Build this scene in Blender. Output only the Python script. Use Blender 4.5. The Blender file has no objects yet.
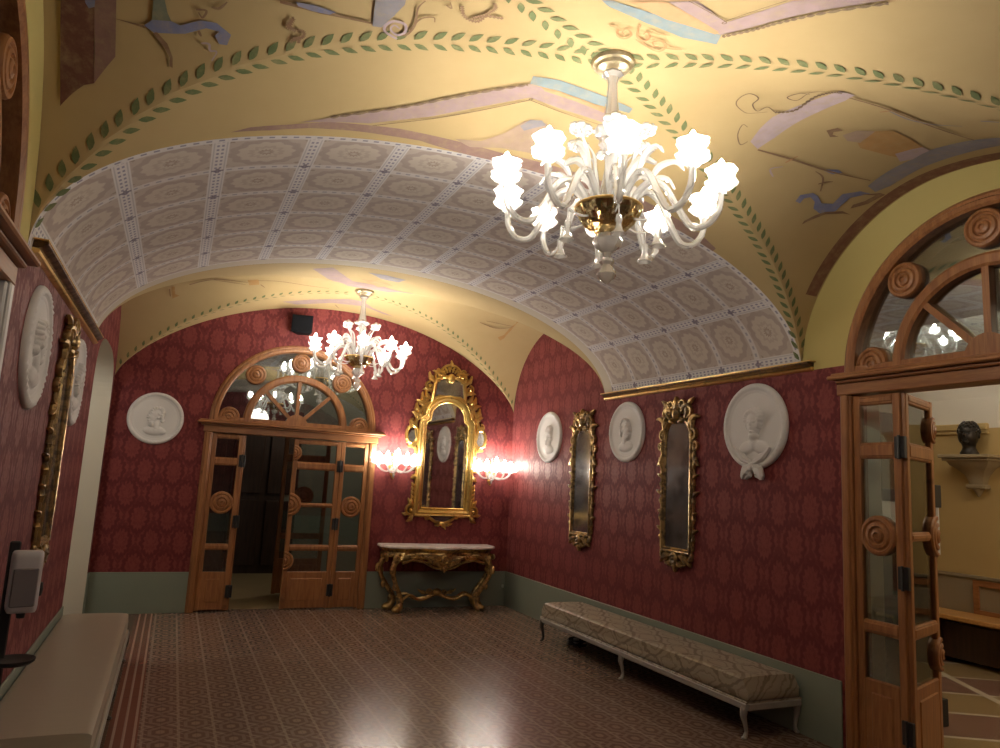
import bpy, math, random
from mathutils import Vector, Matrix
from mathutils.geometry import tessellate_polygon
random.seed(7)
PI = math.pi
S = bpy.context.scene
COL = S.collection

# ------------------------------------------------------------------ room measures (metres)
L, R, B, FRONT = -0.684, 4.095, 8.691, -1.7
MX, HW, Z0 = 1.7055, 2.3895, 2.50
Y1, Y2 = 3.67, 6.43
YC, HD = 2.62, 1.05
YC2, HD2 = 7.56, 1.131
Y0 = YC - HD * 1.25

# ------------------------------------------------------------------ node helper
class X:
    nt = None
    def __init__(s, v): s.v = v
    def __add__(a, b): return op('ADD', a, b)
    def __radd__(a, b): return op('ADD', b, a)
    def __sub__(a, b): return op('SUBTRACT', a, b)
    def __rsub__(a, b): return op('SUBTRACT', b, a)
    def __mul__(a, b): return op('MULTIPLY', a, b)
    def __rmul__(a, b): return op('MULTIPLY', b, a)
    def __truediv__(a, b): return op('DIVIDE', a, b)
def _set(sock, v):
    if isinstance(v, X): X.nt.links.new(v.v, sock)
    else: sock.default_value = v
def op(o, a, b=None, c=None):
    n = X.nt.nodes.new('ShaderNodeMath'); n.operation = o
    _set(n.inputs[0], a)
    if b is not None: _set(n.inputs[1], b)
    if c is not None: _set(n.inputs[2], c)
    return X(n.outputs[0])
fr = lambda a: op('FRACT', a)
ab = lambda a: op('ABSOLUTE', a)
mn = lambda a, b: op('MINIMUM', a, b)
mx = lambda a, b: op('MAXIMUM', a, b)
fl = lambda a: op('FLOOR', a)
sn = lambda a: op('SINE', a)
cs = lambda a: op('COSINE', a)
sq = lambda a: op('SQRT', a)
def step(a, lo, hi):
    n = X.nt.nodes.new('ShaderNodeMapRange'); n.interpolation_type = 'SMOOTHSTEP'
    _set(n.inputs[0], a); n.inputs[1].default_value = lo; n.inputs[2].default_value = hi
    return X(n.outputs[0])
def vec(a, b, c):
    n = X.nt.nodes.new('ShaderNodeCombineXYZ')
    for i, v in enumerate((a, b, c)): _set(n.inputs[i], v)
    return X(n.outputs[0])
def pos(kind='pos'):
    if kind == 'uv':
        t = X.nt.nodes.new('ShaderNodeUVMap').outputs[0]
    elif kind == 'obj':
        t = X.nt.nodes.new('ShaderNodeTexCoord').outputs['Object']
    else:
        t = X.nt.nodes.new('ShaderNodeNewGeometry').outputs['Position']
    s = X.nt.nodes.new('ShaderNodeSeparateXYZ'); X.nt.links.new(t, s.inputs[0])
    return [X(o) for o in s.outputs] + [X(t)]
def noise(v, scale, detail=3, rough=.55):
    n = X.nt.nodes.new('ShaderNodeTexNoise'); _set(n.inputs['Vector'], v)
    n.inputs['Scale'].default_value = scale; n.inputs['Detail'].default_value = detail
    n.inputs['Roughness'].default_value = rough
    return X(n.outputs[0])
def mixc(f, a, b):
    n = X.nt.nodes.new('ShaderNodeMix'); n.data_type = 'RGBA'
    _set(n.inputs[0], f)
    for k, v in ((6, a), (7, b)):
        if isinstance(v, X): X.nt.links.new(v.v, n.inputs[k])
        else: n.inputs[k].default_value = (*v, 1)
    return X(n.outputs[2])
MATS = {}
def mat(name, fn=None, col=(.5, .5, .5), rough=.6, metal=0, spec=.5, bump=None, sheen=0, coat=0):
    m = bpy.data.materials.new(name); m.use_nodes = True
    nt = m.node_tree; X.nt = nt
    b = nt.nodes['Principled BSDF']
    b.inputs['Base Color'].default_value = (*col, 1)
    b.inputs['Roughness'].default_value = rough; b.inputs['Metallic'].default_value = metal
    b.inputs['Specular IOR Level'].default_value = spec
    b.inputs['Sheen Weight'].default_value = sheen
    b.inputs['Coat Weight'].default_value = coat
    if fn:
        r = fn()
        if isinstance(r, X): r = dict(c=r)
        if 'c' in r: _set(b.inputs['Base Color'], r['c'])
        if 'r' in r: _set(b.inputs['Roughness'], r['r'])
        if 'm' in r: _set(b.inputs['Metallic'], r['m'])
        if 'h' in r:
            bn = nt.nodes.new('ShaderNodeBump'); bn.inputs['Distance'].default_value = r.get('d', .004)
            bn.inputs['Strength'].default_value = r.get('s', .6) * .6
            _set(bn.inputs['Height'], r['h']); nt.links.new(bn.outputs[0], b.inputs['Normal'])
    MATS[name] = m
    return m
def plain_var(name, c, rough=.8, amt=.12, scale=6, **k):
    def f():
        p = pos()
        n = noise(p[3], scale, 4)
        return mixc(n, tuple(v * (1 - amt) for v in c), tuple(v * (1 + amt) for v in c))
    return mat(name, f, c, rough, **k)

# ---- wallpaper: staggered ogee damask
def damask():
    x, y, z, p = pos()
    h = x + y
    w1 = noise(p, 30, 3, .65) - .5
    w2 = noise(vec(y + 7., z + 3., x + 5.), 30, 3, .65) - .5
    px = (h + w1 * .035) / .29; pz = (z + w2 * .045) / .505
    xd = ab(fr(px + .5) - .5)
    t = (cs(pz * (2 * PI)) + 1.) * .25
    d = ab(xd - t)
    serr = sn(pz * (2 * PI * 11) + xd * 40.) * .020 + w1 * .10
    line = step(d + serr, .060, .022) * .75
    d2 = xd - t
    row = op('GREATER_THAN', d2, 0.)
    cx = mixf(row, xd, .5 - xd)                 # distance from the axis of this ogee
    zz = fr(pz + mixf(row, .5, 0.)) * 2. - 1.
    ex = cx * (.29 / .088); ez = (zz + .06) * (.2525 / .150)
    e = sq(ex * ex + ez * ez); ang = op('ARCTAN2', ez, ex)
    e = e + sn(ang * 13.) * .085 + w2 * .35
    ring = step(ab(e - 1.0), .30, .10)
    core = step(ab(e - .45 - sn(ang * 6.) * .10), .15, .05) * .45
    crown = step(ab(ez - 1.35 + ex * .5 + w1 * .6), .22, .08) * step(ex, .85, .6) * .8
    m = mn(mx(mx(line, crown), mx(ring, core)), 1.)
    weave = sn(z * 900) * sn(h * 900)
    c = mixc(m, (.215, .049, .046), (.132, .026, .028))
    return dict(c=c, r=.50 + m * .18, h=m * -1., d=.0012, s=.35)
def mixf(f, a, b):
    return (b - a) * f + a if isinstance(b, X) or isinstance(a, X) else f * (b - a) + a
mat('red_damask', damask, rough=.5, spec=.16, sheen=.03)

# ---- vault paint
def ochre_paint(a, b):
    def f():
        p = pos()
        n = noise(p[3], 1.6, 5, .6); n2 = noise(p[3], 9, 3)
        return dict(c=mixc(n * .75 + n2 * .25, a, b), h=n2, d=.002, s=.2)
    return f
mat('vault_yellow', ochre_paint((.42, .308, .140), (.505, .385, .205)), rough=.85, spec=.2)
mat('lunette_yellow', ochre_paint((.47, .385, .14), (.54, .45, .18)), rough=.85, spec=.2)
mat('cream_plaster', ochre_paint((.60, .56, .47), (.65, .61, .53)), rough=.85, spec=.2)

# ---- stencilled barrel band
def lace():
    u, v, w, p = pos('uv')
    P = pos()[3]
    cu, cv = .484, .435
    a = (u - .10) / cu; b = (v - Y1) / cv
    fa = fr(a + 10.); fb = fr(b + 10.)
    ea = mn(fa, 1. - fa) * cu                    # distance to a long strip centre
    eb = mn(fb, 1. - fb) * cv                    # distance to a cross line
    grime = noise(P, 2.2, 4)
    fine = noise(P, 40, 2)
    base = mixc(grime, (.50, .425, .375), (.60, .52, .46))
    # medallion
    dx = (fa - .5) * (cu / .185); dy = (fb - .5) * (cv / .165)
    rr = sq(dx * dx + dy * dy); ang = op('ARCTAN2', dy, dx)
    wob = rr + sn(ang * 12.) * .045 + (fine - .5) * .12
    ring = step(ab(wob - .93), .17, .09)
    ring2 = step(ab(wob - .42 - sn(ang * 8.) * .03), .1, .05)
    ctr = step(ab(wob - .14), .08, .04)
    fill = step(wob, .86, .74)
    c = mixc(fill * .6, base, (.64, .575, .48))
    c = mixc(ring * .55, c, (.37, .285, .26))
    c = mixc(ring2 * .4, c, (.42, .33, .28))
    c = mixc(ctr * .6, c, (.30, .20, .16))
    # corner sprigs
    sx = ea / .055; sy = eb / .05
    spr = step(ab(op('SQRT', sx * sx + sy * sy) - 1.55 + (fine - .5) * .9), .3, .1) * step(sn(ang * 22. + fine * 8.), .0, .6)
    c = mixc(spr * .6, c, (.25, .21, .17))
    # cross lines: two white hairlines and dashes
    dash = step(sn(u * (2 * PI / .062)), -.1, .35)
    c = mixc(step(eb, .032, .027) * .85, c, (.72, .69, .675))
    c = mixc(step(eb, .012, .008) * dash * .7, c, (.30, .30, .37))
    # long strips: white ladder with two rows of blue lozenges
    c = mixc(step(ea, .046, .042) * .92, c, (.74, .715, .71))
    dl = step(sn(v * (2 * PI / .05)), -.15, .2)
    c = mixc(step(ab(ea - .012), .0085, .005) * dl * .75, c, (.20, .20, .31))
    c = mixc(step(ab(ea - .032), .005, .002) * .6, c, (.42, .40, .43))
    # crosses where they meet
    star = step(mn(mx(ea * 3., eb), mx(ea, eb * 3.)), .036, .03)
    c = mixc(star * .8, c, (.16, .13, .20))
    # white border at both ends
    ends = mn(ab(v - Y1), ab(v - Y2))
    c = mixc(step(ends, .055, .048) * .9, c, (.74, .71, .70))
    c = mixc(step(ab(ends - .025), .011, .006) * dash * .8, c, (.2, .2, .3))
    c = mixc(step(Y2 - v, .16, .15), c, (.58, .52, .42))
    c = mixc((grime - .3) * .35, c, (.50, .43, .38))
    return dict(c=c, h=fine, d=.001, s=.2)
mat('stencil_band', lace, rough=.85, spec=.2)

# ---- patterned cement tile floor
def floor_tiles():
    x, y, z, p = pos()
    s = .2
    a = x / s; ia = fl(a); px = fr(a) - .5
    b = y / (s * 1.1) + ia * .5; py = fr(b + 100.) - .5
    ax = ab(px); ay = ab(py)
    d = mx(ax * 1.05, ay * .82 + ax * .5)
    k = fr(d * 4.4 + .15)
    ringm = step(ab(k - .5), .3, .18)
    core = step(d, .13, .10)
    diag = step(ab(fr((px + py) * 3.) - .5), .10, .06) * step(d, .36, .40)
    n = noise(p, 1.3, 4); n2 = noise(p, 60, 2)
    base = mixc(n, (.135, .084, .066), (.185, .115, .090))
    c = mixc(ringm * (n2 * .5 + .2), base, (.36, .275, .22))
    c = mixc(core, c, (.30, .21, .16))
    c = mixc(diag * .6, c, (.42, .33, .27))
    c = mixc(step(ab(fr(a + .5) - .5), .05, .035) * .38, c, (.40, .31, .25))
    # borders along both side walls
    e = x - L
    plainb = step(e, .50, .49)
    pat = step(ab(fr(e * 28.) - .5), .2, .1) * step(ab(fr(y * 28.) - .5), .35, .2)
    c = mixc(plainb, c, mixc(pat * .4, (.12, .08, .062), (.26, .19, .155)))
    st = step(ab(e - .58), .085, .08)
    lines = step(ab(fr(e / .056) - .5), .16, .12)
    c = mixc(st, c, mixc(lines, (.20, .085, .06), (.42, .30, .24)))
    jn = mn(ab(fr(x / .2) - .5), ab(fr(y / .2) - .5))
    c = mixc(step(jn, .012, .006) * .35, c, (.06, .04, .03))
    return dict(c=c, r=.19 + n * .10)
mat('patterned_tiles', floor_tiles, rough=.26, spec=.5)

def terrazzo():
    x, y, z, p = pos()
    h = (x * .50 + y * .866)
    k = h / .62
    f = fr(k); i = fr(k * .5)
    n = noise(p, 140, 2)
    c = mixc(op('GREATER_THAN', i, .5), (.27, .19, .085), (.17, .085, .065))
    c = mixc(step(n, .52, .6) * .5, c, (.42, .33, .24))
    line = step(ab(f - .5), .46, .475)
    g = ab(fr((x * .866 - y * .5) / 2.4) - .5)
    line = mx(line, step(g, .018, .012))
    c = mixc(line, c, (.55, .49, .40))
    return dict(c=c, r=.3)
mat('terrazzo', terrazzo)
plain_var('landing_tile', (.40, .31, .17), .35, .1, 3)
plain_var('room_yellow', (.50, .36, .155), .85, .06, 2)
plain_var('room_cream', (.74, .70, .62), .85, .06, 2)
plain_var('room_dado', (.27, .22, .15), .7, .08, 3)
plain_var('dado_green', (.215, .25, .205), .55, .08, 3)
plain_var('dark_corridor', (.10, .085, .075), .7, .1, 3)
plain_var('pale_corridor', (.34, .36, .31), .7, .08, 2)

def wood(c1, c2, axis):
    def f():
        p = pos('obj')
        sc = [14., 14., 14.]; sc[axis] = 1.1
        v = vec(p[0] * sc[0], p[1] * sc[1], p[2] * sc[2])
        n = noise(v, 2.2, 5, .6); n2 = noise(v, 9, 3)
        kn = noise(p[3], 5, 2)
        c = mixc(step(n * .7 + n2 * .3, .36, .64), c1, c2)
        c = mixc(step(kn, .68, .78) * .6, c, tuple(v * .4 for v in c1))
        return dict(c=c, r=.34 + n2 * .12, h=n2, d=.0006, s=.3)
    return f
mat('pine', wood((.235, .095, .036), (.36, .16, .060), 2), rough=.4)
mat('pine_rail', wood((.235, .095, .036), (.36, .16, .060), 0), rough=.4)
mat('bench_plank', wood((.45, .23, .07), (.58, .32, .11), 1), rough=.4)
mat('dark_wood', wood((.035, .02, .015), (.06, .032, .022), 2), rough=.45)
mat('white_paint', None, (.62, .60, .60), .4)

def gilt(c, dark, amount):
    def f():
        p = pos('obj')
        n = noise(p[3], 26, 4, .6); n2 = noise(p[3], 7, 2)
        w = step(n * .6 + n2 * .4, amount - .09, amount + .09)
        return dict(c=mixc(w, dark, c), r=.42 - w * .12, m=.35 + w * .6, h=n, d=.003, s=.5)
    return f
mat('bright_gilt', gilt((.86, .60, .20), (.42, .24, .06), .40), rough=.35)
mat('aged_gilt', gilt((.50, .345, .15), (.12, .078, .038), .48), rough=.42)
mat('console_gilt', gilt((.60, .41, .17), (.13, .08, .035), .46), rough=.42)
mat('cornice_gold', gilt((.95, .66, .26), (.62, .38, .13), .42), rough=.35)
mat('canopy_brass', gilt((.66, .57, .38), (.40, .32, .18), .45), rough=.4)
mat('cornice_brown', gilt((.16, .085, .035), (.06, .03, .015), .5), rough=.5)
plain_var('plaster_white', (.70, .68, .67), .75, .05, 8)
mat('marble', lambda: mixc(step(noise(pos()[3], 4, 6, .7), .45, .68), (.86, .80, .78), (.68, .58, .55)), rough=.22)
mat('old_mirror', lambda: dict(c=mixc(step(noise(pos()[3], 9, 5), .5, .75), (.82, .82, .80), (.56, .54, .50)), r=.03), metal=1)
mat('dark_mirror', lambda: dict(c=mixc(step(noise(pos()[3], 6, 5), .42, .75), (.40, .41, .43), (.20, .20, .21)), r=.12), metal=.85)
mat('black_metal', None, (.018, .018, .02), .45)
mat('speaker_black', None, (.006, .007, .010), .7, spec=.12)
mat('speaker_cloth', lambda: dict(c=mixc(step(sn(pos('obj')[0] * 900.) * sn(pos('obj')[2] * 900.), -.2, .4), (.004, .004, .005), (.010, .011, .014)), r=.9), spec=.1)
mat('bench_white', lambda: mixc(noise(pos()[3], 18, 4), (.26, .245, .23), (.40, .38, .35)), rough=.45)
mat('leg_dark', None, (.045, .035, .03), .45)
mat('shell_white', None, (.62, .60, .66), .35)
mat('shell_grey', None, (.22, .20, .23), .35)
mat('socket_green', None, (.5, .55, .5), .4)
mat('bronze', None, (.03, .025, .022), .38, metal=.5)
mat('bracket_stone', lambda: mixc(noise(pos()[3], 30, 3), (.27, .21, .13), (.36, .29, .18)), rough=.8)
mat('steel', None, (.55, .55, .56), .3, metal=.9)
mat('paper_white', None, (.50, .50, .50), .8)

def damask_seat():
    x, y, z, p = pos('obj')
    w = noise(p, 9, 3) - .5
    n = noise(p, 24, 3)
    px = (x - z * 1.2 + w * .13) / .235; pz = (y + w * .11) / .42
    d = ab(ab(fr(px + .5) - .5) - (cs(pz * (2 * PI)) + 1.) * .25)
    m = mx(step(d + (n - .5) * .16, .085, .04), step(ab(d - .26 + (n - .5) * .12), .05, .02) * .7)
    c = mixc(m, (.365, .315, .235), (.20, .16, .115))
    return dict(c=c, r=.42 + m * .2, h=m * -1., d=.0012, s=.5)
mat('brocade', damask_seat, rough=.42, sheen=.08)
def striped_satin():
    x, y, z, p = pos('obj')
    n = noise(vec(x * 3., y * 40., z * 3.), 2.5, 3)
    c = mixc(n, (.335, .295, .235), (.41, .365, .295))
    return dict(c=c, r=.36, h=n, d=.002, s=.4)
mat('satin', striped_satin, rough=.4, sheen=.08)

PAINTC = dict(mauve=(.325, .235, .235), mauvedk=(.28, .175, .15), blue=(.20, .255, .275), orange=(.47, .28, .145),
    pink=(.37, .265, .20), bluegrey=(.25, .235, .26), lilac=(.42, .33, .345), ochre=(.42, .24, .09), brown=(.24, .145, .085),
    bluebird=(.19, .205, .33), browndk=(.135, .055, .04), mauvebr=(.25, .145, .12), green=(.17, .19, .14), red=(.42, .215, .10),
    dark=(.17, .115, .075), leaf=(.125, .155, .065), archband=(.21, .10, .065))
for k, v in PAINTC.items():
    def pf(v=v):
        p = pos(); n = noise(p[3], 14, 4); n2 = noise(p[3], 3, 2)
        c = mixc(n * .6 + n2 * .4, tuple(c * .74 for c in v), tuple(min(1, c * 1.3 + .015) for c in v))
        return mixc(step(noise(p[3], 17, 5, .7), .40, .80) * .45, c, (.42, .33, .17))
    mat('paint_' + k, pf, rough=.85, spec=.2)

def shader_mat(name, build):
    m = bpy.data.materials.new(name); m.use_nodes = True
    nt = m.node_tree; nt.nodes.clear()
    o = nt.nodes.new('ShaderNodeOutputMaterial')
    nt.links.new(build(nt), o.inputs[0]); MATS[name] = m
    return m
def nd(nt, t, **k):
    n = nt.nodes.new(t)
    for a, v in k.items(): n.inputs[a.replace('_', ' ')].default_value = v
    return n
def mixs(nt, f, a, b):
    n = nt.nodes.new('ShaderNodeMixShader')
    if isinstance(f, float): n.inputs[0].default_value = f
    else: nt.links.new(f, n.inputs[0])
    nt.links.new(a.outputs[0], n.inputs[1]); nt.links.new(b.outputs[0], n.inputs[2])
    return n
def window_glass(tint, refl):
    def f(nt):
        t = nd(nt, 'ShaderNodeBsdfTransparent', Color=(*tint, 1))
        g = nd(nt, 'ShaderNodeBsdfGlossy', Color=(.95, .97, .96, 1), Roughness=.015)
        lw = nd(nt, 'ShaderNodeFresnel', IOR=1.5)
        m = nt.nodes.new('ShaderNodeMath'); m.operation = 'MULTIPLY_ADD'
        nt.links.new(lw.outputs[0], m.inputs[0]); m.inputs[1].default_value = 1.; m.inputs[2].default_value = refl
        m.use_clamp = True
        return mixs(nt, m.outputs[0], t, g).outputs[0]
    return f
shader_mat('pane_glass', window_glass((.84, .88, .87), .07))
shader_mat('fan_glass', window_glass((.72, .78, .78), .34))
def murano(nt):
    t = nd(nt, 'ShaderNodeBsdfTransparent', Color=(.97, .96, .94, 1))
    l = nd(nt, 'ShaderNodeBsdfTranslucent', Color=(.99, .985, .98, 1))
    d = nd(nt, 'ShaderNodeBsdfDiffuse', Color=(.97, .965, .96, 1))
    g = nd(nt, 'ShaderNodeBsdfGlossy', Color=(1, 1, 1, 1), Roughness=.06)
    body = mixs(nt, .5, l, d)
    a = mixs(nt, .62, t, body)
    lw = nd(nt, 'ShaderNodeLayerWeight', Blend=.5)
    return mixs(nt, lw.outputs[1], a, g).outputs[0]
shader_mat('murano_glass', murano)
def cup_glass(nt):
    t = nd(nt, 'ShaderNodeBsdfTransparent', Color=(.99, .985, .97, 1))
    l = nd(nt, 'ShaderNodeBsdfTranslucent', Color=(.99, .985, .98, 1))
    g = nd(nt, 'ShaderNodeBsdfGlossy', Color=(1, 1, 1, 1), Roughness=.06)
    lw = nd(nt, 'ShaderNodeLayerWeight', Blend=.3)
    return mixs(nt, lw.outputs[1], mixs(nt, .36, t, l), g).outputs[0]
shader_mat('cup_glass', cup_glass)
def murano_gold(nt):
    t = nd(nt, 'ShaderNodeBsdfTransparent', Color=(.55, .45, .28, 1))
    g = nd(nt, 'ShaderNodeBsdfGlossy', Color=(.80, .66, .40, 1), Roughness=.12)
    return mixs(nt, .6, t, g).outputs[0]
shader_mat('smoked_gold_glass', murano_gold)
def bulb(strength):
    def f(nt):
        return nd(nt, 'ShaderNodeEmission', Color=(1, .92, .80, 1), Strength=strength).outputs[0]
    return f
shader_mat('lit_bulb', bulb(270.))
shader_mat('lit_sconce_bulb', bulb(190.))

# ------------------------------------------------------------------ mesh builder
class MB:
    def __init__(s):
        s.v = []; s.f = []; s.m = []; s.uv = None; s.cur = 0; s.T = Matrix.Identity(4)
    def add(s, vs, fs):
        k = len(s.v)
        s.v += [tuple(s.T @ Vector(v)) for v in vs]
        s.f += [tuple(k + i for i in f) for f in fs]
        s.m += [s.cur] * len(fs)
    def box(s, x0, x1, y0, y1, z0, z1, b=.004):
        b = min(b, abs(x1 - x0) * .3, abs(y1 - y0) * .3, abs(z1 - z0) * .3)
        c = ((x0 + x1) / 2, (y0 + y1) / 2, (z0 + z1) / 2); h = (abs(x1 - x0) / 2, abs(y1 - y0) / 2, abs(z1 - z0) / 2)
        vs = []; idx = {}
        for sx in (-1, 1):
            for sy in (-1, 1):
                for sz in (-1, 1):
                    sg = (sx, sy, sz)
                    for a in range(3):
                        p = [c[i] + sg[i] * (h[i] - (0 if i == a else b)) for i in range(3)]
                        idx[(sx, sy, sz, a)] = len(vs); vs.append(p)
        fs = []
        for a in range(3):
            o = [i for i in range(3) if i != a]
            for sg in (-1, 1):
                q = []
                for p, r in ((-1, -1), (1, -1), (1, 1), (-1, 1)):
                    k = [0, 0, 0]; k[a] = sg; k[o[0]] = p; k[o[1]] = r
                    q.append(idx[(*k, a)])
                if (sg > 0) == (a == 1): q.reverse()
                fs.append(q)
        for a in range(3):                      # edge chamfers, edges running along a
            o = [i for i in range(3) if i != a]
            for p in (-1, 1):
                for r in (-1, 1):
                    k0 = [0, 0, 0]; k1 = [0, 0, 0]
                    k0[a], k1[a] = -1, 1
                    for k in (k0, k1): k[o[0]] = p; k[o[1]] = r
                    q = [idx[(*k0, o[0])], idx[(*k1, o[0])], idx[(*k1, o[1])], idx[(*k0, o[1])]]
                    fs.append(q)
        for sx in (-1, 1):
            for sy in (-1, 1):
                for sz in (-1, 1):
                    fs.append([idx[(sx, sy, sz, a)] for a in range(3)])
        s.add(vs, fs)
    def loft(s, rings, closed=False, cap=True):
        n = len(rings[0]); vs = [p for r in rings for p in r]; fs = []
        m = len(rings)
        for i in range(m if closed else m - 1):
            a = i * n; b = ((i + 1) % m) * n
            for j in range(n):
                k = (j + 1) % n
                fs.append((a + j, a + k, b + k, b + j))
        if cap and not closed:
            fs.append(tuple(range(n))[::-1]); fs.append(tuple((m - 1) * n + j for j in range(n)))
        s.add(vs, fs)
    def tube(s, pts, r, n=8, closed=False):
        pts = [Vector(p) for p in pts]; m = len(pts)
        rs = [r] * m if isinstance(r, (int, float)) else r
        rings = []; N = None
        for i, p in enumerate(pts):
            a = pts[(i - 1) % m] if (closed or i) else p; b = pts[(i + 1) % m] if (closed or i < m - 1) else p
            t = (b - a).normalized()
            if N is None:
                N = t.orthogonal().normalized()
            N = (N - t * N.dot(t)).normalized(); Bn = t.cross(N)
            rings.append([p + rs[i] * (math.cos(2 * PI * j / n) * N + math.sin(2 * PI * j / n) * Bn) for j in range(n)])
        s.loft(rings, closed)
    def ptube(s, pts, ws, ds, y=0., n=6):
        """curve in the XZ plane with an elliptical section: ws in plane, ds out of the wall"""
        m = len(pts); rings = []
        ws = [ws] * m if isinstance(ws, (int, float)) else ws
        ds = [ds] * m if isinstance(ds, (int, float)) else ds
        for i, p in enumerate(pts):
            a = pts[max(0, i - 1)]; b = pts[min(m - 1, i + 1)]
            tx, tz = b[0] - a[0], b[1] - a[1]; l = math.hypot(tx, tz) or 1
            nx, nz = -tz / l, tx / l
            rings.append([(p[0] + nx * ws[i] * math.cos(2 * PI * j / n), y - ds[i] * math.sin(2 * PI * j / n), p[1] + nz * ws[i] * math.cos(2 * PI * j / n)) for j in range(n)])
        s.loft(rings)
    def scroll(s, cx, cz, r, a0, turns, w, d, y=0., hand=1, k=20):
        pts = []; ws = []; ds = []
        for i in range(k + 1):
            t = i / k; a = a0 + hand * t * turns * 2 * PI; rr = r * (1 - .82 * t)
            pts.append((cx + rr * math.cos(a), cz + rr * math.sin(a)))
            ws.append(w * (1 - .45 * t)); ds.append(d * (1 - .2 * t))
        s.ptube(pts, ws, ds, y)
        s.ell((cx, y - d * .4, cz), (w * 1.1, d * .9, w * 1.1), 6, 5)
    def leaf(s, x, z, ang, ln, w, d, y=0., curl=.5, k=8):
        pts = []; ws = []; ds = []; px, pz, a = x, z, ang
        for i in range(k + 1):
            t = i / k
            pts.append((px, pz)); lob = 1 + .22 * math.sin(t * PI * 5)
            ws.append(w * max(.08, math.sin(PI * min(1, t * .92 + .08)) ** .8) * lob); ds.append(d * (.5 + .6 * math.sin(PI * t)))
            px += math.cos(a) * ln / k; pz += math.sin(a) * ln / k; a += curl / k * (1 + t)
        s.ptube(pts, ws, ds, y)
    def ell(s, c, r, nu=12, nv=8, rot=None):
        vs = [(0, 0, -1)]; fs = []
        for i in range(1, nv):
            t = -PI / 2 + PI * i / nv
            for j in range(nu):
                a = 2 * PI * j / nu; vs.append((math.cos(t) * math.cos(a), math.cos(t) * math.sin(a), math.sin(t)))
        vs.append((0, 0, 1))
        for j in range(nu):
            fs.append((0, 1 + (j + 1) % nu, 1 + j))
            for i in range(nv - 2):
                a = 1 + i * nu
                fs.append((a + j, a + (j + 1) % nu, a + nu + (j + 1) % nu, a + nu + j))
            a = 1 + (nv - 2) * nu
            fs.append((a + j, a + (j + 1) % nu, len(vs) - 1))
        out = []
        for v in vs:
            q = Vector((v[0] * r[0], v[1] * r[1], v[2] * r[2]))
            if rot is not None: q = rot @ q
            out.append(Vector(c) + q)
        s.add(out, fs)
    def lathe(s, prof, n=20, c=(0, 0, 0), axis='z', a0=0., a1=2 * PI, ruffle=0., rn=6):
        full = abs(a1 - a0 - 2 * PI) < 1e-6
        k = n if full else n + 1
        vs = []; fs = []
        for (r, h) in prof:
            for j in range(k):
                a = a0 + (a1 - a0) * j / n
                rr = r * (1 + ruffle * math.sin(rn * a))
                if axis == 'z': vs.append((c[0] + rr * math.cos(a), c[1] + rr * math.sin(a), c[2] + h))
                else: vs.append((c[0] + rr * math.cos(a), c[1] - h, c[2] + rr * math.sin(a)))
        for i in range(len(prof) - 1):
            for j in range(n if full else n):
                q = (j + 1) % k
                fs.append((i * k + j, i * k + q, (i + 1) * k + q, (i + 1) * k + j))
        s.add(vs, fs)
    def sweep(s, path, prof, closed=True, y=0.):
        """path: XZ points; prof: closed list of (outward offset, depth towards the room)"""
        m = len(path); rings = []
        for i, p in enumerate(path):
            a = path[(i - 1) % m] if (closed or i) else None; b = path[(i + 1) % m] if (closed or i < m - 1) else None
            def nrm(u, v):
                tx, tz = v[0] - u[0], v[1] - u[1]; l = math.hypot(tx, tz) or 1
                return (-tz / l, tx / l)
            n1 = nrm(a, p) if a else nrm(p, b); n2 = nrm(p, b) if b else n1
            k = 1 + n1[0] * n2[0] + n1[1] * n2[1]; k = max(k, .35)
            n = ((n1[0] + n2[0]) / k, (n1[1] + n2[1]) / k)
            rings.append([(p[0] + n[0] * o, y - d, p[1] + n[1] * o) for o, d in prof])
        s.loft(rings, closed)
    def plate(s, loops, y0, y1):
        if isinstance(loops[0][0], (int, float)): loops = [loops]
        allp = [p for l in loops for p in l]; n = len(allp)
        tri = tessellate_polygon([[Vector((p[0], p[1], 0)) for p in l] for l in loops])
        vs = [(p[0], y0, p[1]) for p in allp] + [(p[0], y1, p[1]) for p in allp]
        fs = [tuple(t) for t in tri] + [tuple(n + i for i in t)[::-1] for t in tri]
        k = 0
        for l in loops:
            for i in range(len(l)):
                j = (i + 1) % len(l); fs.append((k + i, k + j, n + k + j, n + k + i))
            k += len(l)
        s.add(vs, fs)
def obj(name, mb, mats, parent=None, smooth=35, loc=None):
    me = bpy.data.meshes.new(name); me.from_pydata(mb.v, [], mb.f)
    if isinstance(mats, str): mats = [mats]
    for k in mats: me.materials.append(MATS[k])
    if len(mats) > 1: me.polygons.foreach_set('material_index', mb.m)
    if mb.uv:
        ul = me.uv_layers.new(name='UVMap')
        for lp in me.loops: ul.data[lp.index].uv = mb.uv[lp.vertex_index]
    import bmesh
    bm = bmesh.new(); bm.from_mesh(me)
    if not mb.uv: bmesh.ops.recalc_face_normals(bm, faces=bm.faces)
    bm.to_mesh(me); bm.free()
    if smooth:
        me.shade_smooth() if hasattr(me, 'shade_smooth') else None
        try: me.set_sharp_from_angle(angle=math.radians(smooth))
        except Exception: pass
    o = bpy.data.objects.new(name, me); COL.objects.link(o)
    if parent is not None: o.parent = parent
    if loc is not None: o.location = loc
    return o
def tag(o, label=None, cat=None, group=None, kind=None):
    if label: o['label'] = label
    if cat: o['category'] = cat
    if group: o['group'] = group
    if kind: o['kind'] = kind
    return o
def empty(name, loc=(0, 0, 0), rz=0., label=None, cat=None, group=None, kind=None, parent=None):
    o = bpy.data.objects.new(name, None); COL.objects.link(o)
    o.location = loc; o.rotation_euler = (0, 0, rz); o.empty_display_size = .1
    if parent is not None: o.parent = parent
    return tag(o, label, cat, group, kind)
KIDS = {}
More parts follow.
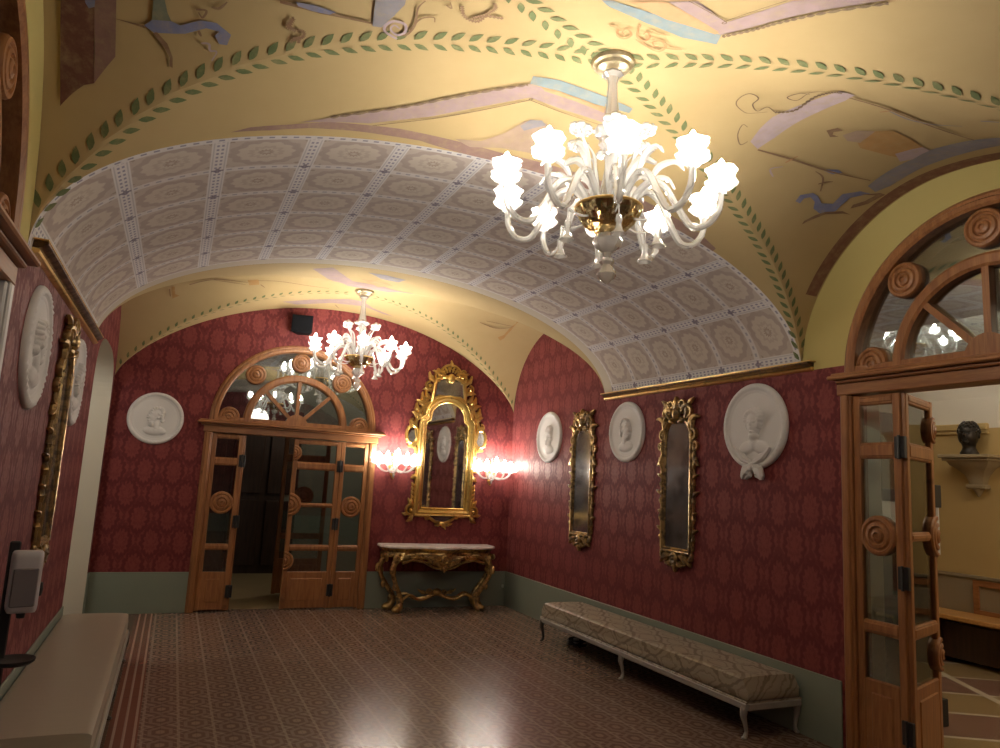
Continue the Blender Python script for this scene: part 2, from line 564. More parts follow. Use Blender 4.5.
def copy_tree(o, parent=None):
    c = o.copy(); COL.objects.link(c)
    if parent is not None: c.parent = parent
    for ch in [k for k in COL.objects if k.parent == o]: copy_tree(ch, c)
    return c
def arcpts(cx, cz, r, a0, a1, n, rz=None):
    return [(cx + r * math.cos(a0 + (a1 - a0) * i / n), cz + (rz or r) * math.sin(a0 + (a1 - a0) * i / n)) for i in range(n + 1)]
PAINT=[
('mauve',[(-0.0149,-0.2043),(0.012,-0.2384),(0.0624,-0.2125),(0.0777,-0.2828),(0.0906,-0.3541),(0.1095,-0.3967),(0.1271,-0.4613),(0.1456,-0.5251),(0.1607,-0.4958),(0.1435,-0.4296),(0.1249,-0.3668),(0.1041,-0.2876),(0.0911,-0.2306),(0.0742,-0.1723),(0.028,-0.1895)]),
('blue',[(-0.0793,-0.1393),(-0.0675,-0.1488),(-0.021,-0.1543),(0.0266,-0.1608),(0.0745,-0.1723),(0.0825,-0.1403),(0.0408,-0.1176),(-0.0101,-0.12),(-0.0664,-0.1284)]),
('orange',[(-0.0512,-0.1628),(-0.017,-0.2023),(0.0237,-0.1916),(0.0681,-0.1784),(0.0681,-0.1673),(0.0029,-0.1523)]),
('mauvedk',[(-0.4782,0.8562),(-0.4468,0.8122),(-0.3841,0.7872),(-0.3229,0.7432),(-0.2687,0.7363),(-0.2142,0.7264),(-0.1323,0.7407),(-0.0467,0.7571),(0.0325,0.7426),(0.1364,0.72),(0.2481,0.7429),(0.3821,0.7808),(0.4405,0.8463),(0.4423,1.0),(0.3532,1.0),(0.2649,1.0),(0.1704,1.0),(0.0807,1.0),(0.0013,1.0),(-0.0713,1.0),(-0.1241,0.9102),(-0.1762,0.8294),(-0.2247,0.8265),(-0.2728,0.8164),(-0.3513,0.8186),(-0.4137,0.8552)]),
('mauve',[(-0.369,0.762),(-0.3199,0.7012),(-0.2722,0.6373),(-0.2266,0.5647),(-0.1817,0.482),(-0.1399,0.3978),(-0.1062,0.3241),(-0.0737,0.2568),(-0.0096,0.2649),(0.0418,0.2808),(0.0944,0.289),(0.119,0.2995),(0.1325,0.345),(0.1017,0.3337),(0.0405,0.3346),(-0.0101,0.3333),(-0.0603,0.323),(-0.1171,0.4454),(-0.1784,0.5809),(-0.2196,0.6482),(-0.2617,0.7172),(-0.315,0.7417)]),
('blue',[(-0.0777,0.2176),(-0.041,0.1995),(0.024,0.2071),(0.0817,0.2171),(0.0831,0.2436),(0.0293,0.2584),(-0.029,0.2503),(-0.074,0.2568)]),
('orange',[(-0.059,0.2546),(-0.025,0.2535),(0.0386,0.2621),(0.0715,0.27),(0.0624,0.2876),(0.0011,0.2751),(-0.0477,0.2714)]),
('pink',[(-0.1255,0.722),(-0.0868,0.6878),(-0.0587,0.5699),(-0.0429,0.458),(-0.0232,0.4301),(-0.0005,0.4427),(0.024,0.4803),(0.0336,0.5946),(0.0064,0.6718),(-0.0512,0.7052),(-0.0963,0.7797)]),
('bluegrey',[(-0.0445,0.4967),(-0.0373,0.4415),(-0.0205,0.4263),(-0.0099,0.447),(-0.0232,0.4839),(-0.0341,0.5196)]),
('lilac',[(0.2949,0.1844),(0.2851,0.118),(0.2786,0.0501),(0.2834,-0.0427),(0.2866,-0.1141),(0.2848,-0.1603),(0.3102,-0.1678),(0.3193,-0.1265),(0.3226,-0.0549),(0.3238,0.023),(0.3266,0.1347),(0.3205,0.2031)]),
('bluegrey',[(0.6678,0.2092),(0.661,0.1509),(0.6521,0.0157),(0.6322,-0.0529),(0.6312,-0.1638),(0.6385,-0.2373),(0.6415,-0.2604),(0.7166,-0.2192),(0.7123,-0.1961),(0.726,-0.0891),(0.7357,0.0302),(0.7506,0.1371),(0.7506,0.1779),(0.7247,0.2233)]),
('ochre',[(0.4723,0.0296),(0.457,-0.0471),(0.4752,-0.0788),(0.5369,-0.071),(0.6002,-0.0549),(0.6283,-0.0194),(0.6455,0.0187),(0.5864,0.0392),(0.4966,0.0518)]),
('pink',[(0.4241,0.0194),(0.4292,-0.0247),(0.457,-0.0471),(0.4687,-0.0116),(0.4771,0.026),(0.451,0.0392)]),
('brown',[(0.3857,0.0236),(0.3932,-0.0073),(0.4107,-0.0024),(0.4007,0.0181),(0.407,0.0332),(0.4234,0.0332),(0.411,0.0494)]),
('lilac',[(0.5859,0.0193),(0.5939,-0.0306),(0.6002,-0.0549),(0.6322,-0.0534),(0.6521,0.0157),(0.6371,0.0499)]),
('bluebird',[(0.5057,0.3556),(0.5034,0.3262),(0.5305,0.3043),(0.5527,0.3102),(0.5842,0.3331),(0.6211,0.3225),(0.6187,0.2724),(0.6646,0.2392),(0.7123,0.2359),(0.6578,0.2781),(0.6552,0.3473),(0.6121,0.3751),(0.575,0.3634),(0.5598,0.3354),(0.5353,0.3231),(0.5215,0.3348),(0.5222,0.3579)]),
('brown',[(0.622,0.3613),(0.6831,0.3387),(0.7318,0.3438),(0.6933,0.3481),(0.6302,0.3708),(0.5912,0.416),(0.5794,0.4341),(0.5781,0.4183),(0.5988,0.3851)]),
('brown',[(0.6792,0.2524),(0.7499,0.2196),(0.7858,0.22),(0.7577,0.2804),(0.7032,0.3197),(0.6962,0.3017),(0.7292,0.2709),(0.7431,0.2364)]),
('bluebird',[(0.4844,0.2025),(0.5242,0.1806),(0.5454,0.1865),(0.527,0.2064)]),
('browndk',[(-0.8523,0.3392),(-0.7486,0.3131),(-0.7493,0.3987),(-0.7486,0.4858),(-0.7451,0.564),(-0.7725,0.5747),(-0.8035,0.6003),(-0.8489,0.6405),(-0.8559,0.5424),(-0.857,0.4427)]),
('mauvebr',[(-0.7486,0.3131),(-0.6991,0.3011),(-0.6991,0.3954),(-0.6979,0.4835),(-0.7141,0.5109),(-0.7451,0.564),(-0.7472,0.4758),(-0.7493,0.3987)]),
('bluebird',[(-0.6425,0.3824),(-0.6283,0.3613),(-0.5939,0.3508),(-0.5785,0.3558),(-0.5454,0.3256),(-0.5207,0.3215),(-0.497,0.3429),(-0.5011,0.3744),(-0.5129,0.3778),(-0.5219,0.3583),(-0.5153,0.3433),(-0.5361,0.3437),(-0.5691,0.3746),(-0.5859,0.3819),(-0.623,0.3945)]),
('green',[(-0.6273,0.2967),(-0.6084,0.2915),(-0.6016,0.3302),(-0.5939,0.3508),(-0.6283,0.3613)]),
('brown',[(-0.7123,0.3845),(-0.643,0.3816),(-0.64,0.3894),(-0.6732,0.3862)]),
('brown',[(-0.6254,0.3962),(-0.6182,0.3905),(-0.5979,0.4139),(-0.5872,0.4458),(-0.5855,0.4751),(-0.5917,0.4718),(-0.5921,0.4494),(-0.6025,0.4271)]),
('bluebird',[(-0.7763,0.3259),(-0.7451,0.3116),(-0.7486,0.3679),(-0.7635,0.3759),(-0.7733,0.3628)]),
('bluegrey',[(-0.3175,0.0884),(-0.2825,0.0492),(-0.2798,0.0883),(-0.2866,0.1366),(-0.297,0.1897),(-0.3087,0.1943)]),
('brown',[(-0.4354,0.2024),(-0.3925,0.1937),(-0.3783,0.1948),(-0.312,0.1828),(-0.3105,0.1885),(-0.3805,0.2052),(-0.4347,0.2102)]),
('bluebird',[(-0.4143,0.1912),(-0.3899,0.184),(-0.3595,0.1851),(-0.3671,0.1993),(-0.388,0.204),(-0.4097,0.2022)]),
]
PLINES=[
('red',0.012,[(-0.0475,-0.0788),(-0.036,-0.0778),(-0.0282,-0.0568),(-0.0176,-0.0549),(-0.0147,-0.0729),(-0.0248,-0.0866),(-0.0277,-0.0734),(-0.0221,-0.0671)]),
('red',0.012,[(-0.0173,-0.1141),(-0.0085,-0.0783),(0.0043,-0.0671),(0.0069,-0.0856),(-0.0021,-0.0998),(-0.0035,-0.0881)]),
('red',0.012,[(-0.0051,-0.0646),(0.02,-0.0529),(0.0336,-0.0534),(0.0346,-0.0754),(0.0229,-0.0876),(0.0157,-0.0763),(0.0218,-0.0651),(0.0269,-0.069)]),
('red',0.01,[(0.0338,-0.0695),(0.0544,-0.0856)]),
('red',0.01,[(0.0013,-0.1077),(0.0123,-0.1057),(0.0245,-0.1161)]),
('dark',0.006,[(0.0011,-0.2342),(0.0584,-0.2207),(0.0584,-0.2207),(0.0842,-0.3547)]),
('dark',0.008,[(0.0756,-0.1734),(0.093,-0.2269),(0.1062,-0.2833),(0.1271,-0.3627),(0.1632,-0.4911)]),
('dark',0.006,[(-0.2579,0.7268),(-0.1773,0.5907),(-0.1149,0.4603),(-0.0587,0.3298),(-0.0587,0.3298),(-0.0075,0.3448),(0.0435,0.3468),(0.1089,0.3402)]),
('dark',0.008,[(-0.3251,0.6978),(-0.2278,0.5542),(-0.1418,0.3839),(-0.0764,0.2594)]),
('brown',0.014,[(0.3108,-0.1523),(0.3876,-0.1673),(0.5076,-0.1663),(0.6283,-0.1789)]),
('brown',0.014,[(0.3205,0.2031),(0.4037,0.1982),(0.5118,0.1969),(0.6465,0.1789)]),
('red',0.012,[(0.387,-0.1403),(0.3951,-0.1729)]),
('red',0.012,[(0.3961,0.2189),(0.4047,0.177)]),
('bluegrey',0.012,[(0.3935,-0.1608),(0.4468,-0.1573),(0.4933,-0.1794),(0.5246,-0.2243)]),
('bluegrey',0.02,[(0.5004,-0.293),(0.5095,-0.3321)]),
('dark',0.008,[(0.2687,0.0194),(0.2878,-0.0199),(0.2757,-0.1008),(0.2798,-0.1463),(0.2908,-0.1593)]),
('dark',0.007,[(0.2687,0.0194),(0.2472,0.0061),(0.2441,0.0417),(0.2247,0.02),(0.2181,-0.016),(0.1984,-0.0223),(0.1954,0.0079),(0.2046,0.0453),(0.2309,0.067),(0.2449,0.0543),(0.2582,0.029)]),
('dark',0.007,[(0.289,0.1838),(0.2819,0.2046),(0.2608,0.1688),(0.2507,0.1229),(0.2623,0.1259)]),
('dark',0.007,[(0.2643,-0.1033),(0.251,-0.0935),(0.2478,-0.0593),(0.2658,-0.0622),(0.2594,-0.1102),(0.2698,-0.1393)]),
('lilac',0.012,[(0.4007,0.288),(0.3805,0.2621),(0.3997,0.2378)]),
('brown',0.012,[(0.5184,0.2623),(0.5309,0.2457),(0.5482,0.234)]),
('brown',0.012,[(0.5445,0.2873),(0.5122,0.2313),(0.4778,0.2152)]),
('brown',0.01,[(-0.5552,0.2992),(-0.5385,0.294),(-0.5437,0.3162),(-0.5507,0.3048)]),
('brown',0.012,[(-0.5313,0.2793),(-0.5191,0.277),(-0.5087,0.2522)]),
('brown',0.012,[(-0.5482,0.3552),(-0.5429,0.3694)]),
('brown',0.008,[(-0.4174,0.2552),(-0.4127,0.2437),(-0.4157,0.2701),(-0.4057,0.2768)]),
('brown',0.008,[(-0.4117,0.3159),(-0.4017,0.2981),(-0.3987,0.3114)]),
('lilac',0.01,[(-0.5417,0.3878),(-0.5293,0.3844),(-0.5266,0.4007),(-0.516,0.4004),(-0.5222,0.4278)]),
('lilac',0.014,[(-0.2728,0.2101),(-0.2902,0.1986),(-0.2931,0.1782),(-0.2842,0.1548),(-0.2698,0.1553),(-0.2661,0.1812),(-0.2745,0.1972),(-0.2848,0.1858),(-0.2822,0.168),(-0.2742,0.1743)]),
('brown',0.012,[(-0.2713,0.194),(-0.2623,0.1837),(-0.2579,0.1434),(-0.2631,0.0859),(-0.2591,0.048)]),
('brown',0.009,[(-0.2611,0.1685),(-0.2544,0.1191),(-0.2406,0.0987),(-0.236,0.1147)]),
('brown',0.009,[(-0.2335,0.0376),(-0.2258,0.0437),(-0.2312,0.0218)]),
('brown',0.008,[(-0.2164,0.0206),(-0.206,0.0583),(-0.1884,0.0607),(-0.1831,0.0158),(-0.1792,-0.0116),(-0.1851,-0.0281)]),
('brown',0.008,[(-0.1962,0.0552),(-0.1839,0.0297),(-0.1627,0.0158)]),
('brown',0.008,[(-0.416,0.2545),(-0.4184,0.2722),(-0.4063,0.2775)]),
('brown',0.008,[(-0.405,0.2754),(-0.3955,0.2746),(-0.3958,0.2911),(-0.4077,0.3038)]),
]
PAINT2=[
('ochre',[(-0.338,0.126),(-0.306,0.099),(-0.3,0.166),(-0.329,0.192)]),
('ochre',[(-0.598,0.304),(-0.585,0.302),(-0.581,0.37),(-0.561,0.378),(-0.59,0.411)]),
('mauve',[(-0.196,-0.578),(-0.173,-0.626),(-0.15,-0.693),(-0.122,-0.506),(-0.094,-0.365),(-0.065,-0.249),(-0.038,-0.237),(-0.01,-0.225),(0.017,-0.225),(0.045,-0.2),(0.074,-0.182),(0.116,-0.209),(0.098,-0.154),(0.081,-0.093),(0.063,-0.034),(0.038,-0.036),(0.014,-0.032),(-0.009,-0.028),(-0.033,-0.031),(-0.057,-0.033),(-0.096,-0.14),(-0.135,-0.258),(-0.166,-0.402)]),
('bluegrey',[(-0.055,-0.615),(-0.031,-0.611),(-0.008,-0.617),(0.022,-0.581),(0.051,-0.565),(0.044,-0.425),(0.019,-0.427),(-0.007,-0.443)]),
('orange',[(-0.054,-0.352),(-0.03,-0.342),(-0.007,-0.345),(0.017,-0.349),(0.045,-0.287),(0.015,-0.178),(-0.019,-0.255)]),
('mauve',[(-0.212,0.472),(-0.182,0.458),(-0.153,0.429),(-0.124,0.394),(-0.099,0.372),(-0.074,0.344),(-0.049,0.316),(-0.025,0.277),(0.023,0.282),(0.071,0.437),(0.111,0.498),(0.151,0.548),(0.116,0.557),(0.077,0.498),(0.038,0.436),(0.007,0.458),(-0.024,0.473),(-0.056,0.471),(-0.081,0.514),(-0.107,0.551),(-0.133,0.581),(-0.159,0.613)]),
('ochre',[(0.597,0.169),(0.602,0.132),(0.435,-0.444),(0.604,0.098),(0.612,0.236),(0.605,0.345),(0.591,0.38),(0.567,0.349),(0.592,0.308)]),
]
PLINES2=[
('brown',0.015,[(-0.528,0.26),(-0.435,0.161),(-0.335,0.151)]),
('brown',0.012,[(-0.449,0.172),(-0.34,0.182)]),
('brown',0.014,[(-0.306,0.105),(-0.245,0.071),(-0.159,0.075),(-0.101,0.071)]),
('brown',0.012,[(-0.296,0.156),(-0.281,0.189)]),
('brown',0.012,[(-0.607,0.325),(-0.6,0.392)]),
('brown',0.012,[(-0.045,0.51),(-0.025,0.653)]),
('brown',0.015,[(0.435,0.206),(0.525,0.244),(0.601,0.193)]),
('brown',0.012,[(0.456,0.17),(0.605,0.178)]),
]
# ------------------------------------------------------------------ vault shapes
def prof(u, q=2.): return max(0., 1 - min(1, abs(u)) ** 2) ** (1 / q)

V0, HN = .07, 1.25                              # the crossing sits a little off the middle of the bay
def prime(u, c): return (u - c) / (1 - c) if u > c else (u - c) / (1 + c)
def unprime(t, c): return c + t * (1 - c) if t > 0 else c + t * (1 + c)
def warp(u, v):
    a = abs(u); return math.copysign(a + (.2 if u > 0 else -.5) * (1 - v ** 4) * a * (1 - a), u)
def v1(u, v):
    u = warp(u, v); v = prime(v, V0)
    return Z0 + prof(u, 2 + .5 * (1 - v ** 4)) * (1.11 - .14 * v * v), Z0 + prof(v) * (1.11 - .02 * u * u)
def skew1(u, v): return (.03 + .10 * u) * v * v if v > 0 else HD * (HN - 1) * v
def y1_at(x): return Y1 + .03 + .10 * max(-1, min(1, (x - MX) / HW))
def v2(u, v):
    q = 2 - .6 * min(1, max(0, (v + 1) / 2))
    return Z0 + prof(u, q) * (1.06 + .03 * v - .03 * v * v), Z0 + prof(v) * (1.08 - .06 * u * u)
class Bay:
    def __init__(s, yc, hd, fn, sk=lambda u, v: 0., u0=0., v0=0.): s.yc, s.hd, s.fn, s.sk, s.u0, s.v0 = yc, hd, fn, sk, u0, v0
    def v_of(s, y, u):
        lo, hi = -1., 1.
        for _ in range(30):
            m = (lo + hi) / 2
            if s.yc + s.hd * m + s.sk(u, m) < y: lo = m
            else: hi = m
        return (lo + hi) / 2
    def P(s, a, b):
        u, v = math.sin(a * PI / 2), math.sin(b * PI / 2)
        return Vector((MX + HW * u, s.yc + s.hd * v + s.sk(u, v), max(s.fn(u, v))))
    def N(s, a, b):
        e = .004; a = max(-1 + e, min(1 - e, a)); b = max(-1 + e, min(1 - e, b))
        n = (s.P(a + e, b) - s.P(a - e, b)).cross(s.P(a, b + e) - s.P(a, b - e)).normalized()
        return -n if n.z > 0 else n
    def groin(s, t, sx, sy):
        lo, hi = 0., 1.
        u = sx * math.sin(t * PI / 2); A = lambda q: math.asin(max(-1, min(1, q))) * 2 / PI
        for _ in range(24):
            m = (lo + hi) / 2; z = s.fn(u, unprime(sy * math.sin(m * PI / 2), s.v0))
            if z[1] > z[0]: lo = m
            else: hi = m
        return A(u), A(unprime(sy * math.sin((lo + hi) / 2 * PI / 2), s.v0))
    def surface(s, mb, n=100):
        vs = []; fs = []
        for i in range(n + 1):
            for j in range(n + 1):
                A = lambda k, c: math.asin(max(-1, min(1, unprime(math.sin((-1 + 2 * k / n) * PI / 2), c)))) * 2 / PI
                vs.append(s.P(A(i, s.u0), A(j, s.v0)))
        for i in range(n):
            for j in range(n):
                q = (i * (n + 1) + j, (i + 1) * (n + 1) + j, (i + 1) * (n + 1) + j + 1, i * (n + 1) + j + 1)
                if (i < n // 2) == (j < n // 2): fs += [(q[0], q[1], q[2]), (q[0], q[2], q[3])]
                else: fs += [(q[0], q[1], q[3]), (q[1], q[2], q[3])]
        mb.add(vs, fs)
    def patch(s, mb, pts, off):
        tri = tessellate_polygon([[Vector((p[0], p[1], 0)) for p in pts]])
        st = [tuple(Vector((pts[i][0], pts[i][1])) for i in t) for t in tri]
        while st:
            a, b, c = st.pop()
            e = [((a - b).length, 0), ((b - c).length, 1), ((c - a).length, 2)]
            l, k = max(e)
            if l > .022:
                if k == 0: m = (a + b) / 2; st += [(a, m, c), (m, b, c)]
                elif k == 1: m = (b + c) / 2; st += [(a, b, m), (a, m, c)]
                else: m = (c + a) / 2; st += [(a, b, m), (m, b, c)]
                continue
            mb.add([s.P(*p) + s.N(*p) * off for p in (a, b, c)], [(0, 1, 2)])
    def ribbon(s, mb, pts, w, off):
        sm = []
        for i in range(len(pts) - 1):
            p0 = pts[max(0, i - 1)]; p1 = pts[i]; p2 = pts[i + 1]; p3 = pts[min(len(pts) - 1, i + 2)]
            K = 26 if w == .008 else 6
            for k in range(K):
                t = k / K
                sm.append(tuple(.5 * (2 * p1[d] + (p2[d] - p0[d]) * t + (2 * p0[d] - 5 * p1[d] + 4 * p2[d] - p3[d]) * t * t + (3 * p1[d] - p0[d] - 3 * p2[d] + p3[d]) * t ** 3) for d in (0, 1)))
        sm.append(pts[-1])
        Q = [s.P(*p) for p in sm]; vs = []
        for i, p in enumerate(sm):
            n = s.N(*p); t = (Q[min(len(Q) - 1, i + 1)] - Q[max(0, i - 1)])
            d = t.cross(n).normalized() if t.length > 1e-6 else Vector((1, 0, 0))
            ww = w / 2 * (.5 + .5 * math.sin(PI * min(1, .15 + i / len(sm))))
            if w == .008: ww = w * (.25 + 1.1 * abs(math.sin(i * .62)))
            vs += [Q[i] + d * ww + n * off, Q[i] - d * ww + n * off]
        mb.add(vs, [(2 * i, 2 * i + 1, 2 * i + 3, 2 * i + 2) for i in range(len(sm) - 1)])
    def garland(s, mb, sx, sy, ln, wd, gap, t0, t1):
        ts = [t0 + (t1 - t0) * i / 400 for i in range(401)]
        G = [s.groin(t, sx, sy) for t in ts]; Q = [s.P(*g) for g in G]
        acc = 0; nxt = 0
        for i in range(1, 400):
            acc += (Q[i] - Q[i - 1]).length
            if acc < nxt: continue
            nxt += gap
            T = (Q[i - 1] - Q[i + 1]).normalized()            # towards the crown
            for da, db in ((1, -1), (-1, 1)):
                e = .02; g2 = (G[i][0] + da * e * sx, G[i][1] + db * e * sy)
                if abs(g2[0]) > .999 or abs(g2[1]) > .999: g2 = (max(-.999, min(.999, g2[0])), max(-.999, min(.999, g2[1])))
                n = s.N(*g2); d = s.P(*g2) - Q[i]; d = (d - T * d.dot(T)).normalized()
                n = (n - T * n.dot(T)).normalized(); d = (d - n * d.dot(n)).normalized()
                base = Q[i] + d * .014; ax = (T * .80 + d * .58).normalized(); sd = n.cross(ax)
                pts = []
                for t, w in ((0, .08), (.2, .7), (.45, 1), (.75, .62), (1, .02)):
                    pts.append((base + ax * ln * t + sd * w * wd * .5 + n * .0035, base + ax * ln * t - sd * w * wd * .5 + n * .0035))
                mb.add([q for p in pts for q in p], [(2 * k, 2 * k + 1, 2 * k + 3, 2 * k + 2) for k in range(4)])
BAY1, BAY2 = Bay(YC, HD, v1, skew1, 0., V0), Bay(YC2, HD2, v2)
pk = sorted(PAINTC)
VM = ['vault_yellow'] + ['paint_' + k for k in pk]
SLOT = {k: i + 1 for i, k in enumerate(pk)}
def painted_bay(bay, polys, lines, bands, gl, near=True):
    mb = MB(); bay.surface(mb)
    for k, (c, p) in enumerate(polys):
        mb.cur = SLOT[c]; bay.patch(mb, p, .0028 + .00022 * k)
    for k, (c, w, p) in enumerate(lines):
        mb.cur = SLOT[c]; bay.ribbon(mb, p, w, .0105)
    for c, p in bands:
        mb.cur = SLOT[c]; bay.patch(mb, p, .0022)
    mb.cur = SLOT['leaf']
    for sx in (-1, 1):
        for sy in ((-1, 1) if near else (1,)): bay.garland(mb, sx, sy, *gl)
    o = obj('ceiling', mb, VM, smooth=20)
    return tag(o, kind='structure')
# painted band that follows the arch over each side door
def wallband(s, a0, a1, lo, hi, n=30):
    o = [(s * a0, lo + (hi - lo) * i / n) for i in range(n + 1)]
    return o + [(s * a1, lo + (hi - lo) * i / n) for i in range(n, -1, -1)]
bands1 = [('archband', wallband(s, .795, .93, -.66, .69)) for s in (1,)]
painted_bay(BAY1, PAINT, PLINES, bands1, (.080, .033, .083, .03, .985))
painted_bay(BAY2, PAINT2, PLINES2, [], (.065, .028, .10, .05, .985), False)

# stencilled barrel bands (the one in view and its twin behind the camera)
def barrel(y0, y1, zf):
    mb = MB(); mb.uv = []; n, m = 96, 24
    xs = [MX - HW * math.cos(PI * i / n) for i in range(n + 1)]
    al = [0.]
    for i in range(n):
        al.append(al[-1] + math.hypot(xs[i + 1] - xs[i], .98 * (prof((xs[i + 1] - MX) / HW) - prof((xs[i] - MX) / HW))))
    vs = []
    for j in range(m + 1):
        for i, x in enumerate(xs):
            ya = y1_at(x) if y0 > 3 else y0
            y = ya + (y1 - ya) * j / m
            vs.append((x, y, zf(x, j / m) + .0006))
            y = y0 + (y1 - y0) * j / m; mb.uv.append((al[i], y if y0 > 3 else y0 + Y1 - y + Y1 - y0))
    mb.add(vs, [(j * (n + 1) + i, j * (n + 1) + i + 1, (j + 1) * (n + 1) + i + 1, (j + 1) * (n + 1) + i) for j in range(m) for i in range(n)])
    return tag(obj('ceiling', mb, 'stencil_band', smooth=60), kind='structure')
def lace_z(x, t):
    u = max(-1, min(1, (x - MX) / HW)); return (1 - t) * max(v1(u, 1.)) + t * max(v2(u, -1.))
barrel(Y1, Y2, lace_z)
barrel(FRONT, Y0, lambda x, t: max(v1(max(-1, min(1, (x - MX) / HW)), -1.)))

# ------------------------------------------------------------------ walls
def wall(name, ax, c, u0, u1, top, marks, openings, th, mats, mat_of, back_top=3.75):
    """one wall sheet with arched openings; ax: axis it runs along, th: signed thickness"""
    mb = MB()
    us = set([u0, u1] + list(marks))
    k = max(8, int((u1 - u0) / .06))
    us |= {round(u0 + (u1 - u0) * i / k, 4) for i in range(k + 1)}
    for a, b, f in openings:
        n = 48; us |= {(a + b) / 2 - (b - a) / 2 * math.cos(PI * i / n) for i in range(n + 1)}
    us = sorted(us); us = [u for i, u in enumerate(us) if i == 0 or u - us[i - 1] > 1e-5]
    P = (lambda u, z, d: (u, c + d, z)) if ax == 'x' else (lambda u, z, d: (c + d, u, z))
    def low(u, mid):
        for a, b, f in openings:
            if a < mid < b: return f(u)
        return 0.
    for i in range(len(us) - 1):
        a, b = us[i], us[i + 1]; mid = (a + b) / 2
        la, lb = low(a, mid), low(b, mid); ta, tb = top(a, mid), top(b, mid)
        cuts = [(la, lb)]
        if mat_of and la < 2.5 and ta > 2.5: cuts.append((2.5, 2.5))
        cuts.append((ta, tb))
        for (p, q), (r, s_) in zip(cuts, cuts[1:]):
            if r - p < 1e-4 and s_ - q < 1e-4: continue
            mb.cur = mat_of(mid, (p + q + r + s_) / 4) if mat_of else 0
            mb.add([P(a, p, 0), P(b, q, 0), P(b, s_, 0), P(a, r, 0)], [(0, 1, 2, 3)])
        mb.cur = 1
        mb.add([P(a, la, th), P(b, lb, th), P(b, back_top, th), P(a, back_top, th)], [(0, 1, 2, 3)])
        if la or lb: mb.cur = 2; mb.add([P(a, la, 0), P(b, lb, 0), P(b, lb, th), P(a, la, th)], [(0, 1, 2, 3)])
    mb.cur = 2
    for a, b, f in openings:
        for u in (a, b): mb.add([P(u, 0, 0), P(u, f(u), 0), P(u, f(u), th), P(u, 0, th)], [(0, 1, 2, 3)])
    return tag(obj(name, mb, mats, smooth=0), kind='structure')
def edge(bay, sgn):
    return lambda v: max(bay.fn(sgn, v))
YS = {1: Y1 + .13, -1: Y1 - .07}
def side_top(sgn):
    def f(u, mid):
        if mid < Y0 or YS[sgn] < mid < Y2: return Z0 + .02
        b = BAY1 if mid < YS[sgn] else BAY2
        v = b.v_of(u, sgn); return max(Z0, max(b.fn(sgn, v)))
    return f
DY = 2.47                                     # centre of both side doors
def door_arch(zs, r, c): return lambda u: zs + math.sqrt(max(0, r * r - (u - c) ** 2))
side_mat = lambda s: (lambda m, z: 3 if (z > 2.5 and Y0 < m < YS[s]) else 0)
wall('wall_right', 'y', R, FRONT, B, side_top(1), (Y0, YS[1], Y2), [(DY - .92, DY + .92, door_arch(2.42, .92, DY))], .28,
     ['red_damask', 'room_yellow', 'cream_plaster', 'lunette_yellow'], side_mat(1))
def passage(u):
    v = abs(u - 7.67) / .9; return 2.15 + .54 * max(0, 1 - v ** 3) ** (1 / 3)
wall('wall_left', 'y', L, FRONT, B, side_top(-1), (Y0, YS[-1], Y2),
     [(DY - .92, DY + .92, door_arch(2.42, .92, DY)), (6.77, 8.57, passage)], -.38,
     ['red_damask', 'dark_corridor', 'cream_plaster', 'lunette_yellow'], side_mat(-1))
DX = 1.262                                    # centre of the back door
wall('wall_back', 'x', B, L, R, lambda u, m: max(Z0, max(v2(max(-1, min(1, (u - MX) / HW)), 1))), (),
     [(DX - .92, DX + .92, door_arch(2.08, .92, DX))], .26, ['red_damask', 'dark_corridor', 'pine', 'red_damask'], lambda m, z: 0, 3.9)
wall('wall_front', 'x', FRONT, L, R, lambda u, m: max(v1(max(-1, min(1, (u - MX) / HW)), -1.)) + .01, (), [], -.2, ['red_damask', 'dark_corridor', 'pine'], None)
fb = MB(); fb.box(L - .4, R + .14, FRONT - .2, B + .13, -.12, 0, .001)
tag(obj('floor', fb, 'patterned_tiles', smooth=0), kind='structure')
# green painted dado, slightly proud of the wall
def dado(name, segs):
    mb = MB()
    for x0, x1, y0, y1 in segs: mb.box(x0, x1, y0, y1, 0, .43, .004)
    tag(obj(name, mb, 'dado_green', smooth=0), kind='structure')
dado('baseboard_right', [(R - .012, R, DY + 1.02, B), (R - .012, R, FRONT, DY - 1.02)])
dado('baseboard_left', [(L, L + .012, DY + 1.02, 6.77), (L, L + .012, FRONT, DY - 1.02), (L, L + .012, 8.57, B)])
dado('baseboard_back', [(L, DX - .975, B - .012, B), (DX + .975, R, B - .012, B)])
dado('baseboard_front', [(L, R, FRONT, FRONT + .012)])
# gilded cornices at the springing of the barrel band
def cornice(name, x, s):
    mb = MB()
    P = [((0, .0), (.012, .0), (.035, .012), (.042, .026), (.034, .04), (.0, .042)), ((0, .042), (.03, .042), (.062, .062), (.078, .075), (.078, .088), (.0, .09))]
    for k, pr in enumerate(P):
        mb.cur = k
        mb.loft([[(x + s * o * .8, y, 2.493 + z * .68) for o, z in pr] for y in (Y1 + .02, Y2 - .02)])
    mb.cur = 0; mb.box(min(x, x + s * .066), max(x, x + s * .066), Y1 + .0, Y2 - .0, 2.554, 2.562, .002)
    tag(obj(name, mb, ['cornice_gold', 'cornice_brown'], smooth=30), kind='structure')
cornice('trim_1', R, -1); cornice('trim_2', L, 1)

